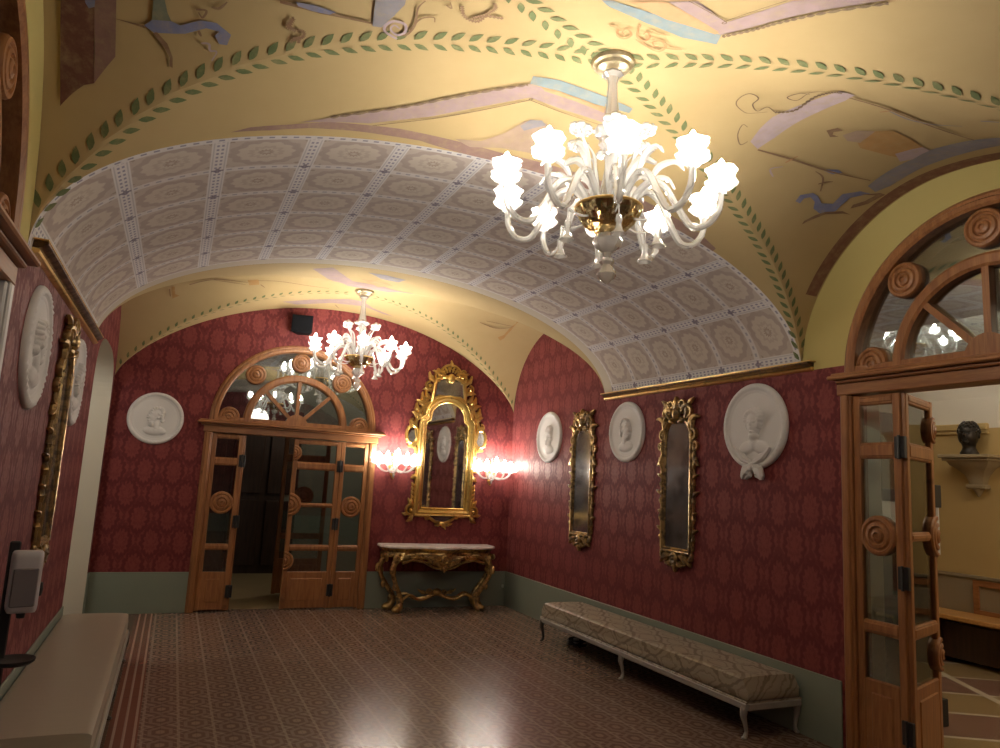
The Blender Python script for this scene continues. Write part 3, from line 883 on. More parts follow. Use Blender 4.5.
# ------------------------------------------------------------------ rooms beyond the doors
mb = MB(); mb.box(R + .14, 9.0, -.5, 8.2, -.12, 0, .001); tag(obj('floor', mb, 'terrazzo', smooth=0), kind='structure')
RX = 7.8
def sheet(name, quads, m, kind='structure'):
    mb = MB()
    for k, q in quads: mb.cur = k; mb.add(q, [(0, 1, 2, 3)])
    return tag(obj(name, mb, m, smooth=0), kind=kind)
mb = MB()
mb.cur = 0; mb.box(RX, RX + .2, -.5, 8.2, .86, 2.42, .001)
mb.cur = 1; mb.box(RX - .012, RX + .2, -.5, 8.2, 0, .86, .003); mb.box(RX - .03, RX + .2, -.5, 8.2, .84, .875, .004)
mb.cur = 2; mb.box(RX, RX + .2, -.5, 8.2, 2.42, 3.3, .001)
mb.cur = 3
tag(obj('wall_far_right', mb, ['room_yellow', 'room_dado', 'room_cream', 'pine'], smooth=0), kind='structure')
mb = MB(); mb.box(RX - .05, RX, 4.75, 8.2, 2.40, 2.47, .008); mb.box(RX - .03, RX, 4.75, 8.2, 2.36, 2.40, .004)
tag(obj('trim_3', mb, 'room_yellow', smooth=0), kind='structure')
mb = MB(); nn = 20                              # plain barrel vault of the next room
vs = []; 
for j, y in enumerate((-.5, 8.2)):
    for i in range(nn + 1):
        t = PI * i / nn; vs.append((R + .28 + (RX - R - .28) * (.5 - .5 * math.cos(t)), y, 2.75 + .95 * math.sin(t)))
mb.add(vs, [(i, i + 1, nn + 2 + i, nn + 1 + i) for i in range(nn)])
tag(obj('ceiling', mb, 'room_cream', smooth=60), kind='structure')
mb = MB(); mb.box(R + .28, RX + .2, 8.2, 8.4, 0, 3.8, .001); mb.box(R + .28, RX + .2, -.7, -.5, 0, 3.8, .001)
tag(obj('wall_side_room', mb, 'room_yellow', smooth=0), kind='structure')
# arch line on the far wall of the next room
mb = MB(); mb.ptube([(p[0], p[1]) for p in arcpts(0, 2.45, .95, PI, PI * .5, 20)], .012, .01, 0); 
o = obj('trim_4', mb, 'room_cream'); o.location = (RX, 3.72, 0); o.rotation_euler = (0, 0, -PI / 2); tag(o, kind='structure')
# framed dado panel
mb = MB(); mb.sweep([(0, 0), (2.2, 0), (2.2, .30), (0, .30)], [(-.03, 0), (-.03, .015), (.03, .02), (.03, 0)])
o = obj('trim_5', mb, 'pine_rail'); o.location = (RX - .013, 4.95, .50); o.rotation_euler = (0, 0, -PI / 2); tag(o, kind='structure')
# corridor behind the back door
mb = MB(); mb.box(-.6, 3.4, B + .13, 12.2, -.12, 0, .001); tag(obj('floor', mb, 'landing_tile', smooth=0), kind='structure')
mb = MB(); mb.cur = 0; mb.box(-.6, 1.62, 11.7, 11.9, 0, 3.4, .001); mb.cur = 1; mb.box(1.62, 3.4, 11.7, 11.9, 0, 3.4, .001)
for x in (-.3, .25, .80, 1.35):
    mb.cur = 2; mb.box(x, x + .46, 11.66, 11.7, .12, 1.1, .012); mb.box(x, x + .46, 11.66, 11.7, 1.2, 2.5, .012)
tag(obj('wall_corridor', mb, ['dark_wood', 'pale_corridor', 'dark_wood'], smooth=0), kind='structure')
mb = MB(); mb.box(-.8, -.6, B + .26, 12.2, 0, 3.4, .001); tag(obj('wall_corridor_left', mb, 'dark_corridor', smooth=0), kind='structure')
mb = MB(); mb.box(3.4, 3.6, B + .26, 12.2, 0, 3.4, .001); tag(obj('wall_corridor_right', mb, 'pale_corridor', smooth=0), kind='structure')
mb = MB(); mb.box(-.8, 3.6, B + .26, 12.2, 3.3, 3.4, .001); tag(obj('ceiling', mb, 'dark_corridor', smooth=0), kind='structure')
# side passage behind the left wall
mb = MB(); mb.box(-2.6, L - .3, 6.0, 9.4, -.12, 0, .001); tag(obj('floor', mb, 'landing_tile', smooth=0), kind='structure')
mb = MB(); mb.box(-2.8, -2.6, 6., 9.4, 0, 3.2, .001); mb.box(-2.6, L - .38, 9.2, 9.4, 0, 3.2, .001); mb.box(-2.6, L - .38, 6., 6.2, 0, 3.2, .001)
tag(obj('wall_passage', mb, 'cream_plaster', smooth=0), kind='structure')
mb = MB(); mb.box(-2.8, L - .38, 6., 9.4, 3.2, 3.3, .001); tag(obj('ceiling', mb, 'cream_plaster', smooth=0), kind='structure')
mb = MB(); mb.box(-1.7, -1.6, .8, 4.2, 0, 3.6, .001); mb.box(-1.6, L - .38, .8, .9, 0, 3.6, .001); mb.box(-1.6, L - .38, 4.1, 4.2, 0, 3.6, .001)
tag(obj('wall_lobby', mb, 'dark_corridor', smooth=0), kind='structure')
mb = MB(); mb.box(-1.7, L - .38, .8, 4.2, 3.6, 3.7, .001); tag(obj('ceiling', mb, 'dark_corridor', smooth=0), kind='structure')
mb = MB(); mb.box(-1.7, L - .38, .8, 4.2, -.12, 0, .001); tag(obj('floor', mb, 'landing_tile', smooth=0), kind='structure')

# ------------------------------------------------------------------ doors
def roundel_mesh(r, a0=0, a1=2 * PI, x0=None):
    mb = MB()
    pr = [(r, 0), (r, .012), (r * .93, .024), (r * .80, .026), (r * .74, .016), (r * .68, .016), (r * .62, .026), (r * .48, .030), (r * .42, .018), (r * .36, .018), (r * .30, .030), (r * .16, .036), (r * .12, .026), (0.001, .026)]
    mb.lathe(pr, 40, axis='y', a0=a0, a1=a1)
    mb.lathe([(r, 0), (0.001, 0)], 40, axis='y', a0=a0, a1=a1)
    pr2 = [(a, -b) for a, b in pr]
    mb.lathe([(a, b - .02) for a, b in pr2], 40, axis='y', a0=a0, a1=a1)
    mb.lathe([(r, 0), (r, -.02)], 40, axis='y', a0=a0, a1=a1)
    return mb
def leaf_panel(parent, name, w, zs, sgn, half, m='pine', hinge_side=None):
    """leaf hinged at x=0 and reaching to x = sgn*w; half: half roundels on the free edge"""
    st = .052; T = .022
    zr = [(.02, .43), (.665, .735), (1.60, 1.69), (1.90, 1.955)]
    if half: zr.insert(2, (1.165, 1.215))
    zr = [(a * zs, b * zs) for a, b in zr]
    mb = MB(); X = lambda a, b: (min(sgn * a, sgn * b), max(sgn * a, sgn * b))
    mb.box(*X(0, st), -T, T, .015, 1.955 * zs, .005); mb.box(*X(w - st, w), -T, T, .015, 1.955 * zs, .005)
    for k, (a, b) in enumerate(zr):
        mb.box(*X(st - .004, w - st + .004), -T * .92, T * .92, a, b, .008)
        if k == 0: mb.box(*X(st + .04, w - st - .04), -T * 1.25, T * 1.25, a + .08, b - .07, .012)
        elif k < len(zr): mb.box(*X(st - .004, w - st + .004), -T * 1.2, T * 1.2, a + .012, b - .012, .008)
    o = obj('door_leaf' if not name else name, mb, m, parent)
    g = MB(); g.box(*X(st - .01, w - st + .01), -.003, .003, .43 * zs, 1.9 * zs, .0005)
    obj('glass_pane', g, 'pane_glass', o)
    r = .125
    if half:
        for z, rr in ((1.79, .085), (1.19, .125), (.55, .10)):
            a0, a1 = (PI / 2, PI * 1.5) if sgn > 0 else (-PI / 2, PI / 2)
            q = obj('roundel', roundel_mesh(rr * 1.08, a0, a1), m, o, loc=(sgn * (w - .004), -.012, z * zs))
    else:
        obj('roundel', roundel_mesh(r), m, o, loc=(sgn * w / 2, -.012, 1.185 * zs))
    return o
def hinge(parent, x, y, z, h=.135):
    mb = MB(); mb.box(x - .036, x + .036, y - .012, y + .012, z - h / 2, z + h / 2, .003)
    mb.tube([(x, y - .016, z - h / 2 - .006), (x, y - .016, z + h / 2 + .006)], .009, 8)
    obj('hinge', mb, 'black_metal', parent)
def door_unit(name, loc, rz, zs, zfan, label, ang_left, ang_right, cat='door', panel_mat='pine', ov=1.07, jamb_mat='pine'):
    d = empty(name, loc, rz, label, cat, kind='structure')
    ztop = 1.965 * zs
    mb = MB()
    for s in (-1, 1):
        a, b = sorted((s * .90, s * .985)); mb.box(a, b, -.045, .12, 0, ztop, .008)
        a, b = sorted((s * .915, s * .97)); mb.box(a, b, -.06, .0, 0, ztop, .008)
    obj('door_frame', mb, jamb_mat, d)
    mb = MB(); h = zfan - ztop
    mb.box(-1.0, 1.0, -.055, .12, ztop, ztop + h * .55, .006)
    mb.box(-ov + .04, ov - .04, -.085, .12, ztop + h * .55, ztop + h * .70, .008)
    mb.box(-ov, ov, -.125, .12, ztop + h * .70, ztop + h * .88, .012)
    mb.box(-ov + .02, ov - .02, -.105, .12, ztop + h * .88, zfan, .006)
    obj('lintel_cornice', mb, 'pine_rail', d)
    mb = MB()
    sec = [(0, -.06), (0, .045), (.016, .06), (.042, .06), (.052, .045), (.07, .045), (.09, .03), (.09, -.06)]
    mb.sweep(arcpts(0, zfan, .865, PI, 0, 48), [(o, dd) for o, dd in sec], False)
    sec2 = [(0, -.05), (0, .028), (.018, .042), (.065, .042), (.083, .028), (.083, -.05)]
    mb.sweep(arcpts(0, zfan, .515, PI, 0, 40), sec2, False)
    for a in (45, 90, 135):
        ca, sa = math.cos(math.radians(a)), math.sin(math.radians(a)); px, pz = -sa * .02, ca * .02
        q = [(ca * .1 + px, zfan + sa * .1 + pz), (ca * .53 + px, zfan + sa * .53 + pz), (ca * .53 - px, zfan + sa * .53 - pz), (ca * .1 - px, zfan + sa * .1 - pz)]
        mb.plate(q, -.03, .03)
    mb.plate([(-.13, zfan)] + arcpts(0, zfan, .13, PI, 0, 20) + [(.13, zfan)][:0], -.045, .04)
    mb.box(-.88, .88, -.04, .05, zfan - .005, zfan + .045, .006)
    fan = obj('fanlight', mb, 'pine', d)
    g = MB(); g.plate(arcpts(0, zfan, .88, PI, 0, 40), .018, .022); obj('glass_pane', g, 'fan_glass', fan, smooth=0)
    for a in (3.5, 48, 90, 132, 176.5):
        obj('roundel', roundel_mesh(.115), 'pine', fan, loc=(.75 * math.cos(math.radians(a)), -.01, zfan + .75 * math.sin(math.radians(a)) + .0))
    for s, ang in ((-1, ang_left), (1, ang_right)):
        p = leaf_panel(d, 'side_panel', .34, zs, -s, False, panel_mat); p.location = (s * .90, .0, 0)
        l = leaf_panel(d, 'door_leaf', .553, zs, -s, True, panel_mat); l.location = (s * .558, .0, 0)
        l.rotation_euler = (0, 0, -s * math.radians(ang))
        for z in (.22, .98, 1.66): hinge(p, -s * .342, -.026, z * zs)
    return d
door_unit('door_1', (DX, B + .018, 0), 0, 1., 2.105, 'glazed pine double door with arched fanlight in back wall, its left leaf open', 92, 0)
door_unit('door_2', (R + .018, DY, 0), -PI / 2, 1.165, 2.435, 'glazed pine door with arched fanlight at right, open onto yellow room', 110, 100, ov=1.025)
door_unit('door_3', (L - .05, DY, 0), PI / 2, 1.165, 2.435, 'white door under a pine cornice and arched fanlight at left picture edge', 0, 0, panel_mat='white_paint', ov=1.05, jamb_mat='white_paint')
# a second glazed door leaf standing in the corridor
d4 = empty('door_4', (1.30, 9.75, 0), 0, 'inner glazed door leaf standing ajar in the dark corridor', 'door', kind='structure')
leaf_panel(d4, 'door_leaf', .6, 1.06, 1, False)
RW, LW = -PI / 2, PI / 2
# ------------------------------------------------------------------ plaster relief medallions
def relief(r, kind):
    """height field of a round relief with a raised rim, an inscription ring and a head"""
    def bump(x, z, cx, cz, a, b, rot=0., h=1.):
        c, s_ = math.cos(rot), math.sin(rot); dx, dz = x - cx, z - cz
        q = ((dx * c + dz * s_) / a) ** 2 + ((-dx * s_ + dz * c) / b) ** 2
        return h * math.sqrt(1 - q) if q < 1 else 0.
    f = 1 if kind in ('right', 'bow') else -1
    prof_ = [(0, .16, .27, .27, 0, 1.), (.10, .02, .20, .24, 0, .95), (.29, .03, .035, .05, .5, .9), (.25, .07, .05, .09, -.45, .9), (.24, -.09, .06, .035, 0, .8),
             (.22, -.15, .055, .03, 0, .75), (.15, -.20, .12, .10, .5, .9), (.21, .17, .06, .05, 0, .8), (-.06, -.27, .14, .26, .15, .75), (.02, -.52, .40, .17, .05, .65), (-.18, -.50, .25, .15, .3, .65),
             (-.10, .02, .05, .07, .3, 1.05)]
    hair = [(-.05 + .2 * math.cos(a), .22 + .19 * math.sin(a), .075, .06, a, 1.08) for a in [i * .45 for i in range(0, 9)]] + [(-.22, .05, .08, .1, .4, .95), (-.25, -.08, .07, .1, .2, .85), (-.12, .18, .10, .07, .8, 1.12)]
    beard = [(.13, -.26, .12, .11, .3, .9), (.07, -.17, .11, .12, .2, .85)]
    front = [(0, .16, .25, .27, 0, 1.), (0, .0, .20, .28, 0, 1.05), (0, .03, .045, .13, 0, 1.3), (-.085, .10, .055, .03, .1, 1.12), (.085, .10, .055, .03, -.1, 1.12), (0, -.14, .09, .03, 0, 1.15),
             (0, -.24, .16, .13, 0, 1.02), (0, -.40, .14, .2, 0, .7), (-.22, -.52, .28, .15, .25, .6), (.22, -.52, .28, .15, -.25, .6), (-.2, .05, .06, .14, .1, .9), (.2, .05, .06, .14, -.1, .9)]
    fh = [(.23 * math.cos(a), .19 + .18 * math.sin(a), .085, .07, a, 1.1) for a in [i * .4 - .2 for i in range(0, 10)]]
    L_ = (front + fh) if kind == 'bow' else prof_ + hair + (beard if kind == 'left' else [])
    def H(p, a):
        x, z = p * math.cos(a) * f, p * math.sin(a)
        if p > .84:
            t = (p - .84) / .16; h = .015 + .017 * math.sin(PI * min(1, t * 1.02)) ** .7
            if .35 < t < .65: h += .005 * math.sin(a * 46) * (1 if math.sin(a * 7) > -.6 else 0)
            return h
        h = .014
        if p > .79: h = .013 + .006 * math.sin((p - .79) / .05 * PI)
        k = 0.
        for b in L_:
            v = bump(x / .95, z / .95, *b[:5], b[5]); k = max(k, v) + .12 * min(k, v)
        return h + .033 * k
    n, m = 46, 132; vs = [(0, -H(0, 0), 0)]; fs = []
    rr = [(i / n) for i in range(1, n + 1)]
    for p in rr:
        for j in range(m):
            a = 2 * PI * j / m; vs.append((r * p * math.cos(a), -H(p, a) * r / .3, r * p * math.sin(a)))
    for j in range(m): vs.append((r * math.cos(2 * PI * j / m), 0, r * math.sin(2 * PI * j / m)))
    for j in range(m): fs.append((0, 1 + j, 1 + (j + 1) % m))
    for i in range(n):
        for j in range(m):
            a = 1 + i * m; q = (j + 1) % m; fs.append((a + j, a + m + j, a + m + q, a + q))
    fs.append(tuple(1 + n * m + j for j in range(m)))
    mb = MB(); mb.add(vs, fs); return mb
def medallion(loc, rz, r, kind, label):
    if kind != 'bow':
        o = obj('relief_medallion', relief(r, kind), 'plaster_white', smooth=60)
        o.location = loc; o.rotation_euler = (0, 0, rz)
        return tag(o, label, 'relief', 'white plaster medallions on the red walls')
    d = empty('relief_medallion', loc, rz, label, 'relief', 'white plaster medallions on the red walls')
    obj('portrait_disc', relief(r, kind), 'plaster_white', d, smooth=60)
    mb = MB()
    for s in (-1, 1):
        mb.leaf(0, -r * .93, PI / 2 + s * 1.9, .15, .045, .03, -.034, s * .8)
        mb.leaf(s * .01, -r * .96, -PI / 2 + s * .55, .12, .03, .02, -.024, s * .3)
        mb.leaf(0, -r * .86, PI / 2 + s * 1.25, .22, .03, .025, -.036, -s * .5)
    mb.ell((0, -.045, -r * .95), (.035, .03, .035), 10, 8)
    obj('ribbon_bow', mb, 'plaster_white', d)
    return d
medallion((R, 7.63, 2.145), RW, .305, 'left', 'round white plaster portrait nearest the back corner on the right wall')
medallion((R, 6.0, 2.145), RW, .302, 'right', 'white plaster profile portrait hanging between the two gilt mirrors on right wall')
medallion((R - .006, 4.25, 2.12), RW, .335, 'bow', 'large white plaster portrait with ribbon bow below, beside the open glazed door')
medallion((-.235, B, 2.07), 0, .283, 'left', 'white plaster profile portrait on back wall, left of the arched door')
medallion((L, 4.07, 2.12), LW, .303, 'right', 'white plaster portrait on left wall, in front of the gilt mirror')
medallion((L, 5.64, 2.11), LW, .30, 'left', 'white plaster portrait on left wall, partly behind the gilt mirror')

# ------------------------------------------------------------------ narrow gilt mirrors
def narrow_mirror():
    d = empty('gilt_mirror')
    gw, z0, z1 = .168, -.60, .36                       # glass half width, bottom, spring
    path = [(-gw, z0), (-gw, z1)] + arcpts(0, z1, gw, PI, 0, 16, .17)[1:-1] + [(gw, z1), (gw, z0)]
    g = MB(); g.plate(path, .0, -.012); obj('mirror_glass', g, 'dark_mirror', d, smooth=0)
    mb = MB(); mb.sweep(path, [(-.006, .0), (-.006, .018), (.004, .028), (.012, .024), (.018, .036), (.028, .040), (.036, .030), (.04, 0)])
    for s in (-1, 1):                                    # outer cord and foliage on the long sides
        mb.ptube([(s * (gw + .055), z0), (s * (gw + .055), -.1), (s * (gw + .058), .2), (s * (gw + .07), .34)], .009, .014, -.01)
        for k in range(11):
            z = z0 + .06 + k * .078; l = .055 + .02 * ((k * 7) % 3)
            mb.leaf(s * (gw + .05), z, PI / 2 - s * (.35 + .3 * (k % 2)), l, .016, .022, -.012, -s * (.7 if k % 2 else -.5))
    obj('frame', mb, 'aged_gilt', d)
    c = MB()
    for s in (-1, 1):                                    # shoulders and pierced crest
        c.scroll(s * .20, .39, .055, PI / 2, 1.3, .015, .026, -.012, -s)
        c.scroll(s * .235, .30, .04, -PI / 2, 1.2, .012, .022, -.01, s)
        c.leaf(s * .19, .42, PI / 2 - s * .25, .17, .026, .026, -.016, s * .9)
        c.leaf(s * .16, .48, PI / 2 - s * .5, .17, .03, .03, -.02, -s * 1.2)
        c.leaf(s * .10, .54, PI / 2 - s * .9, .15, .03, .03, -.022, s * 1.6)
        c.leaf(s * .06, .58, PI / 2 - s * .35, .17, .03, .032, -.026, -s * 1.5)
        c.scroll(s * .15, .60, .05, -PI / 2, 1.4, .014, .024, -.02, s)
        c.scroll(s * .075, .66, .055, -PI / 2, 1.4, .014, .026, -.03, s)
        c.leaf(s * .14, .64, PI / 2 - s * .55, .12, .022, .024, -.02, -s * .6)
        c.leaf(s * .21, .24, -PI / 2 + s * .25, .15, .022, .024, -.012, s * .6)
        c.leaf(s * .11, .52, PI - (0 if s > 0 else PI) , .09, .022, .03, -.03, s * .5)
    c.ell((0, -.04, .585), (.045, .035, .055), 10, 8); c.leaf(0, .62, PI / 2, .12, .035, .035, -.03, .1)
    c.lathe([(.05, .0), (.052, .02), (.03, .035), (.001, .04)], 14, (0, -.02, .66), 'y')
    obj('crest', c, 'aged_gilt', d)
    a = MB()
    for s in (-1, 1):
        a.scroll(s * .14, z0 - .075, .05, PI / 2, 1.3, .016, .03, -.014, s)
        a.leaf(s * .04, z0 - .06, 0 if s > 0 else PI, .19, .03, .032, -.02, -s * .8)
        a.leaf(s * .02, z0 - .10, -PI / 2 + s * .9, .13, .026, .03, -.022, s * .8)
        a.leaf(s * .21, z0 - .02, -PI / 2 - s * .1, .12, .02, .026, -.012, -s * .9)
        a.leaf(s * .17, z0 + .01, PI / 2 - s * .5, .1, .018, .022, -.012, s * .9)
    a.lathe([(.055, .0), (.055, .025), (.035, .04), (.02, .034), (.001, .05)], 16, (0, -.02, z0 - .085), 'y')
    a.leaf(0, z0 - .10, -PI / 2, .1, .03, .03, -.02, .1)
    obj('apron', a, 'aged_gilt', d)
    return d
GM = 'narrow gilt mirrors on the side walls'
m1 = narrow_mirror()
m1.location = (R - .002, 5.185, 1.69); m1.rotation_euler = (0, 0, RW)
tag(m1, 'tall narrow gilt mirror right beside the plaster portrait with the ribbon bow', 'mirror', GM)
m2 = copy_tree(m1); m2.location = (R - .002, 6.82, 1.69)
tag(m2, 'tall narrow gilt mirror on the right wall nearest the back corner', 'mirror', GM)
m3 = copy_tree(m1); m3.location = (L + .002, 5.05, 1.715); m3.rotation_euler = (0, 0, LW)
tag(m3, 'tall narrow gilt mirror seen almost edge-on on the left wall', 'mirror', GM)

# ------------------------------------------------------------------ large gilt mirror on the back wall
def big_mirror():
    d = empty('large_gilt_mirror', (3.155, B - .005, 0), 0, 'large carved gilt mirror with tall crest on back wall above the console table', 'mirror')
    hw, z0, z1 = .295, 1.20, 2.24
    sh = [(-hw, z0), (-hw, z1), (-hw + .012, z1 + .05), (-hw + .05, z1 + .075), (-hw + .065, z1 + .12)]
    top = arcpts(0, z1 + .12, hw - .065, PI, 0, 18, .20)
    path = sh + top[1:-1] + [(-x, z) for x, z in sh[::-1]]
    g = MB(); g.plate(path, .0, -.016); obj('mirror_glass', g, 'old_mirror', d, smooth=0)
    mb = MB()
    mb.sweep(path, [(-.014, 0), (-.014, .024), (-.004, .034), (.01, .028), (.02, .05), (.045, .062), (.06, .05), (.07, .062), (.085, .05), (.088, 0)])
    obj('frame', mb, 'bright_gilt', d)
    def deco(name, fn):
        m = MB(); fn(m); return obj(name, m, 'bright_gilt', d)
    def crest(m):
        m.T = Matrix.Translation((0, 0, -.035))
        top_ = [(-.225, 2.57), (-.185, 2.86), (-.10, 2.90), (0, 2.915), (.10, 2.90), (.185, 2.86), (.215, 2.60), (.1, 2.655), (0, 2.67), (-.1, 2.655)]
        m.sweep(top_, [(-.01, 0), (-.01, .03), (.01, .045), (.032, .035), (.036, 0)])
        for s in (-1, 1):
            m.scroll(s * .15, 2.93, .075, -PI / 2, 1.5, .02, .035, -.02, s)
            m.scroll(s * .275, 2.78, .06, PI / 2, 1.4, .018, .03, -.012, -s)
            m.leaf(s * .20, 2.84, PI / 2 - s * 1.1, .17, .034, .034, -.02, s * .9)
            m.leaf(s * .22, 2.70, PI / 2 - s * .9, .16, .03, .03, -.016, -s * .9)
            m.leaf(s * .24, 2.62, PI / 2 - s * 1.2, .15, .03, .03, -.016, s * 1.0)
            m.leaf(s * .14, 2.90, PI / 2 - s * .5, .15, .03, .03, -.024, -s * .8)
            m.ptube(arcpts(0, 2.93, .15, PI / 2 - s * 1.35, PI / 2, 10), .018, .035, -.02)
            m.scroll(s * .17, 3.0, .035, 0, 1.2, .012, .02, -.02, s)
            for k in range(4):
                a = PI / 2 - s * (.2 + k * .36); m.leaf(.09 * math.cos(a), 2.90 + .085 * math.sin(a), a, .075, .02, .024, -.03, 0)
        for s in (-1, 1):
            m.ptube([(s * .215, 2.62), (s * .25, 2.56), (s * .30, 2.52), (s * .34, 2.47)], .03, .034, -.008)
            m.scroll(s * .31, 2.60, .045, -PI / 2, 1.3, .016, .026, -.014, s)
            m.leaf(s * .06, 2.665, 0 if s > 0 else PI, .17, .022, .03, -.03, -s * .5)
        m.ell((0, -.05, 2.90), (.055, .04, .065), 10, 8)
        m.ell((0, -.045, 3.085), (.022, .022, .026), 8, 6); m.leaf(0, 3.06, PI / 2, .085, .022, .02, -.03, .2)
        for k in range(9):
            a = PI * (k + .5) / 9; m.leaf(.10 * math.cos(a), 2.965 + .06 * math.sin(a), a, .06, .014, .02, -.02, 0)
    deco('crest', crest)
    q = MB(); q.plate([(-.212, 2.54), (-.18, 2.82), (0, 2.87), (.18, 2.82), (.212, 2.54), (0, 2.625)], 0, -.014); obj('crest_panel', q, 'dark_mirror', d, smooth=0)
    def sides(m, s):
        m.ptube([(s * .27, 2.54), (s * .35, 2.46), (s * .40, 2.38), (s * .43, 2.26), (s * .41, 2.12), (s * .37, 2.0), (s * .375, 1.8), (s * .38, 1.5), (s * .375, 1.2), (s * .42, 1.10)], [.02, .028, .03, .028, .024, .03, .016, .014, .02, .02], .03, -.008)
        for x, z, a, l, c in ((.30, 2.52, .9, .17, .9), (.33, 2.46, .4, .16, -1.), (.37, 2.38, .9, .17, 1.), (.39, 2.30, .3, .15, -.9), (.41, 2.22, 1.2, .13, .7), (.34, 2.36, -.2, .14, .8), (.33, 2.28, .2, .13, -.8), (.35, 2.20, -.3, .12, .5),
                              (.39, 2.02, 2.4, .15, .8), (.38, 1.95, 2.9, .14, -.7), (.37, 1.86, 2.7, .13, .5), (.375, 1.74, 2.6, .10, .7), (.38, 1.62, 2.6, .09, .7)):
            m.leaf(s * x, z, PI / 2 - s * a, l, .034, .03, -.016, s * c)
        m.scroll(s * .41, 2.42, .05, PI / 2, 1.3, .016, .028, -.014, -s)
        m.scroll(s * .465, 2.26, .05, PI / 2, 1.3, .015, .026, -.014, -s)
        e = arcpts(s * .465, 2.11, .062, 0, 2 * PI, 22, .10)[:-1]
        m.sweep(e[::-1], [(-.006, 0), (-.006, .024), (.01, .036), (.028, .026), (.03, 0)])
        for k in range(9):
            a = -PI / 2 + PI * k / 8; m.ell((s * (.465 + .082 * math.cos(a)), -.02, 2.11 + .12 * math.sin(a)), (.018, .018, .021), 6, 5)
        m.leaf(s * .43, 1.99, -PI / 2 - s * .35, .20, .028, .028, -.014, -s * .3)
        for k in range(6): m.leaf(s * .37, 1.46 - k * .05, PI / 2 - s * 1.2, .085, .024, .026, -.012, s * .9)
        m.scroll(s * .415, 1.17, .07, PI / 2, 1.4, .022, .034, -.014, -s)
        m.leaf(s * .37, 1.24, PI / 2 - s * 1.3, .13, .03, .03, -.016, s * .9)
        m.leaf(s * .39, 1.12, -PI / 2 + s * .3, .12, .032, .03, -.016, s * .8)
        m.leaf(s * .44, 1.13, PI / 2 - s * 1.8, .09, .024, .026, -.016, s * .6)
    for s_ in (-1, 1): deco('side_carving', lambda m: sides(m, s_))
    for s in (-1, 1):
        q = MB(); q.plate(arcpts(s * .465, 2.11, .06, 0, 2 * PI, 22, .098)[:-1], 0, -.014); obj('small_oval_mirror', q, 'old_mirror', d, smooth=0)
    def apron(m):
        m.T = Matrix.Translation((0, 0, .022))
        m.ptube([(-.36, 1.10), (-.27, 1.09), (-.18, 1.10)], .022, .03, -.01); m.ptube([(.36, 1.10), (.27, 1.09), (.18, 1.10)], .022, .03, -.01)
        pts = [(-.27, 1.10), (-.20, 1.10), (-.15, 1.055), (-.08, 1.015), (0, 1.005), (.08, 1.015), (.15, 1.055), (.20, 1.10), (.27, 1.10)]
        m.ptube(pts, .02, .035, -.012)
        for s in (-1, 1):
            m.scroll(s * .20, 1.075, .035, 0, 1.2, .014, .026, -.016, s)
            m.leaf(s * .03, .998, PI / 2 + s * 1.9 if s < 0 else -.35, .12, .024, .028, -.016, s * .7)
            m.leaf(0, 1.0, -PI / 2 + s * 1.0, .1, .02, .026, -.018, s * .6)
        m.ell((0, -.04, 1.0), (.035, .025, .024), 8, 6)
    deco('apron', apron)
    q = MB(); q.plate([(-.16, 1.105), (.16, 1.105), (.12, 1.05), (.06, 1.02), (-.06, 1.02), (-.12, 1.05)], 0, -.014); obj('apron_panel', q, 'dark_mirror', d, smooth=0)
big_mirror()

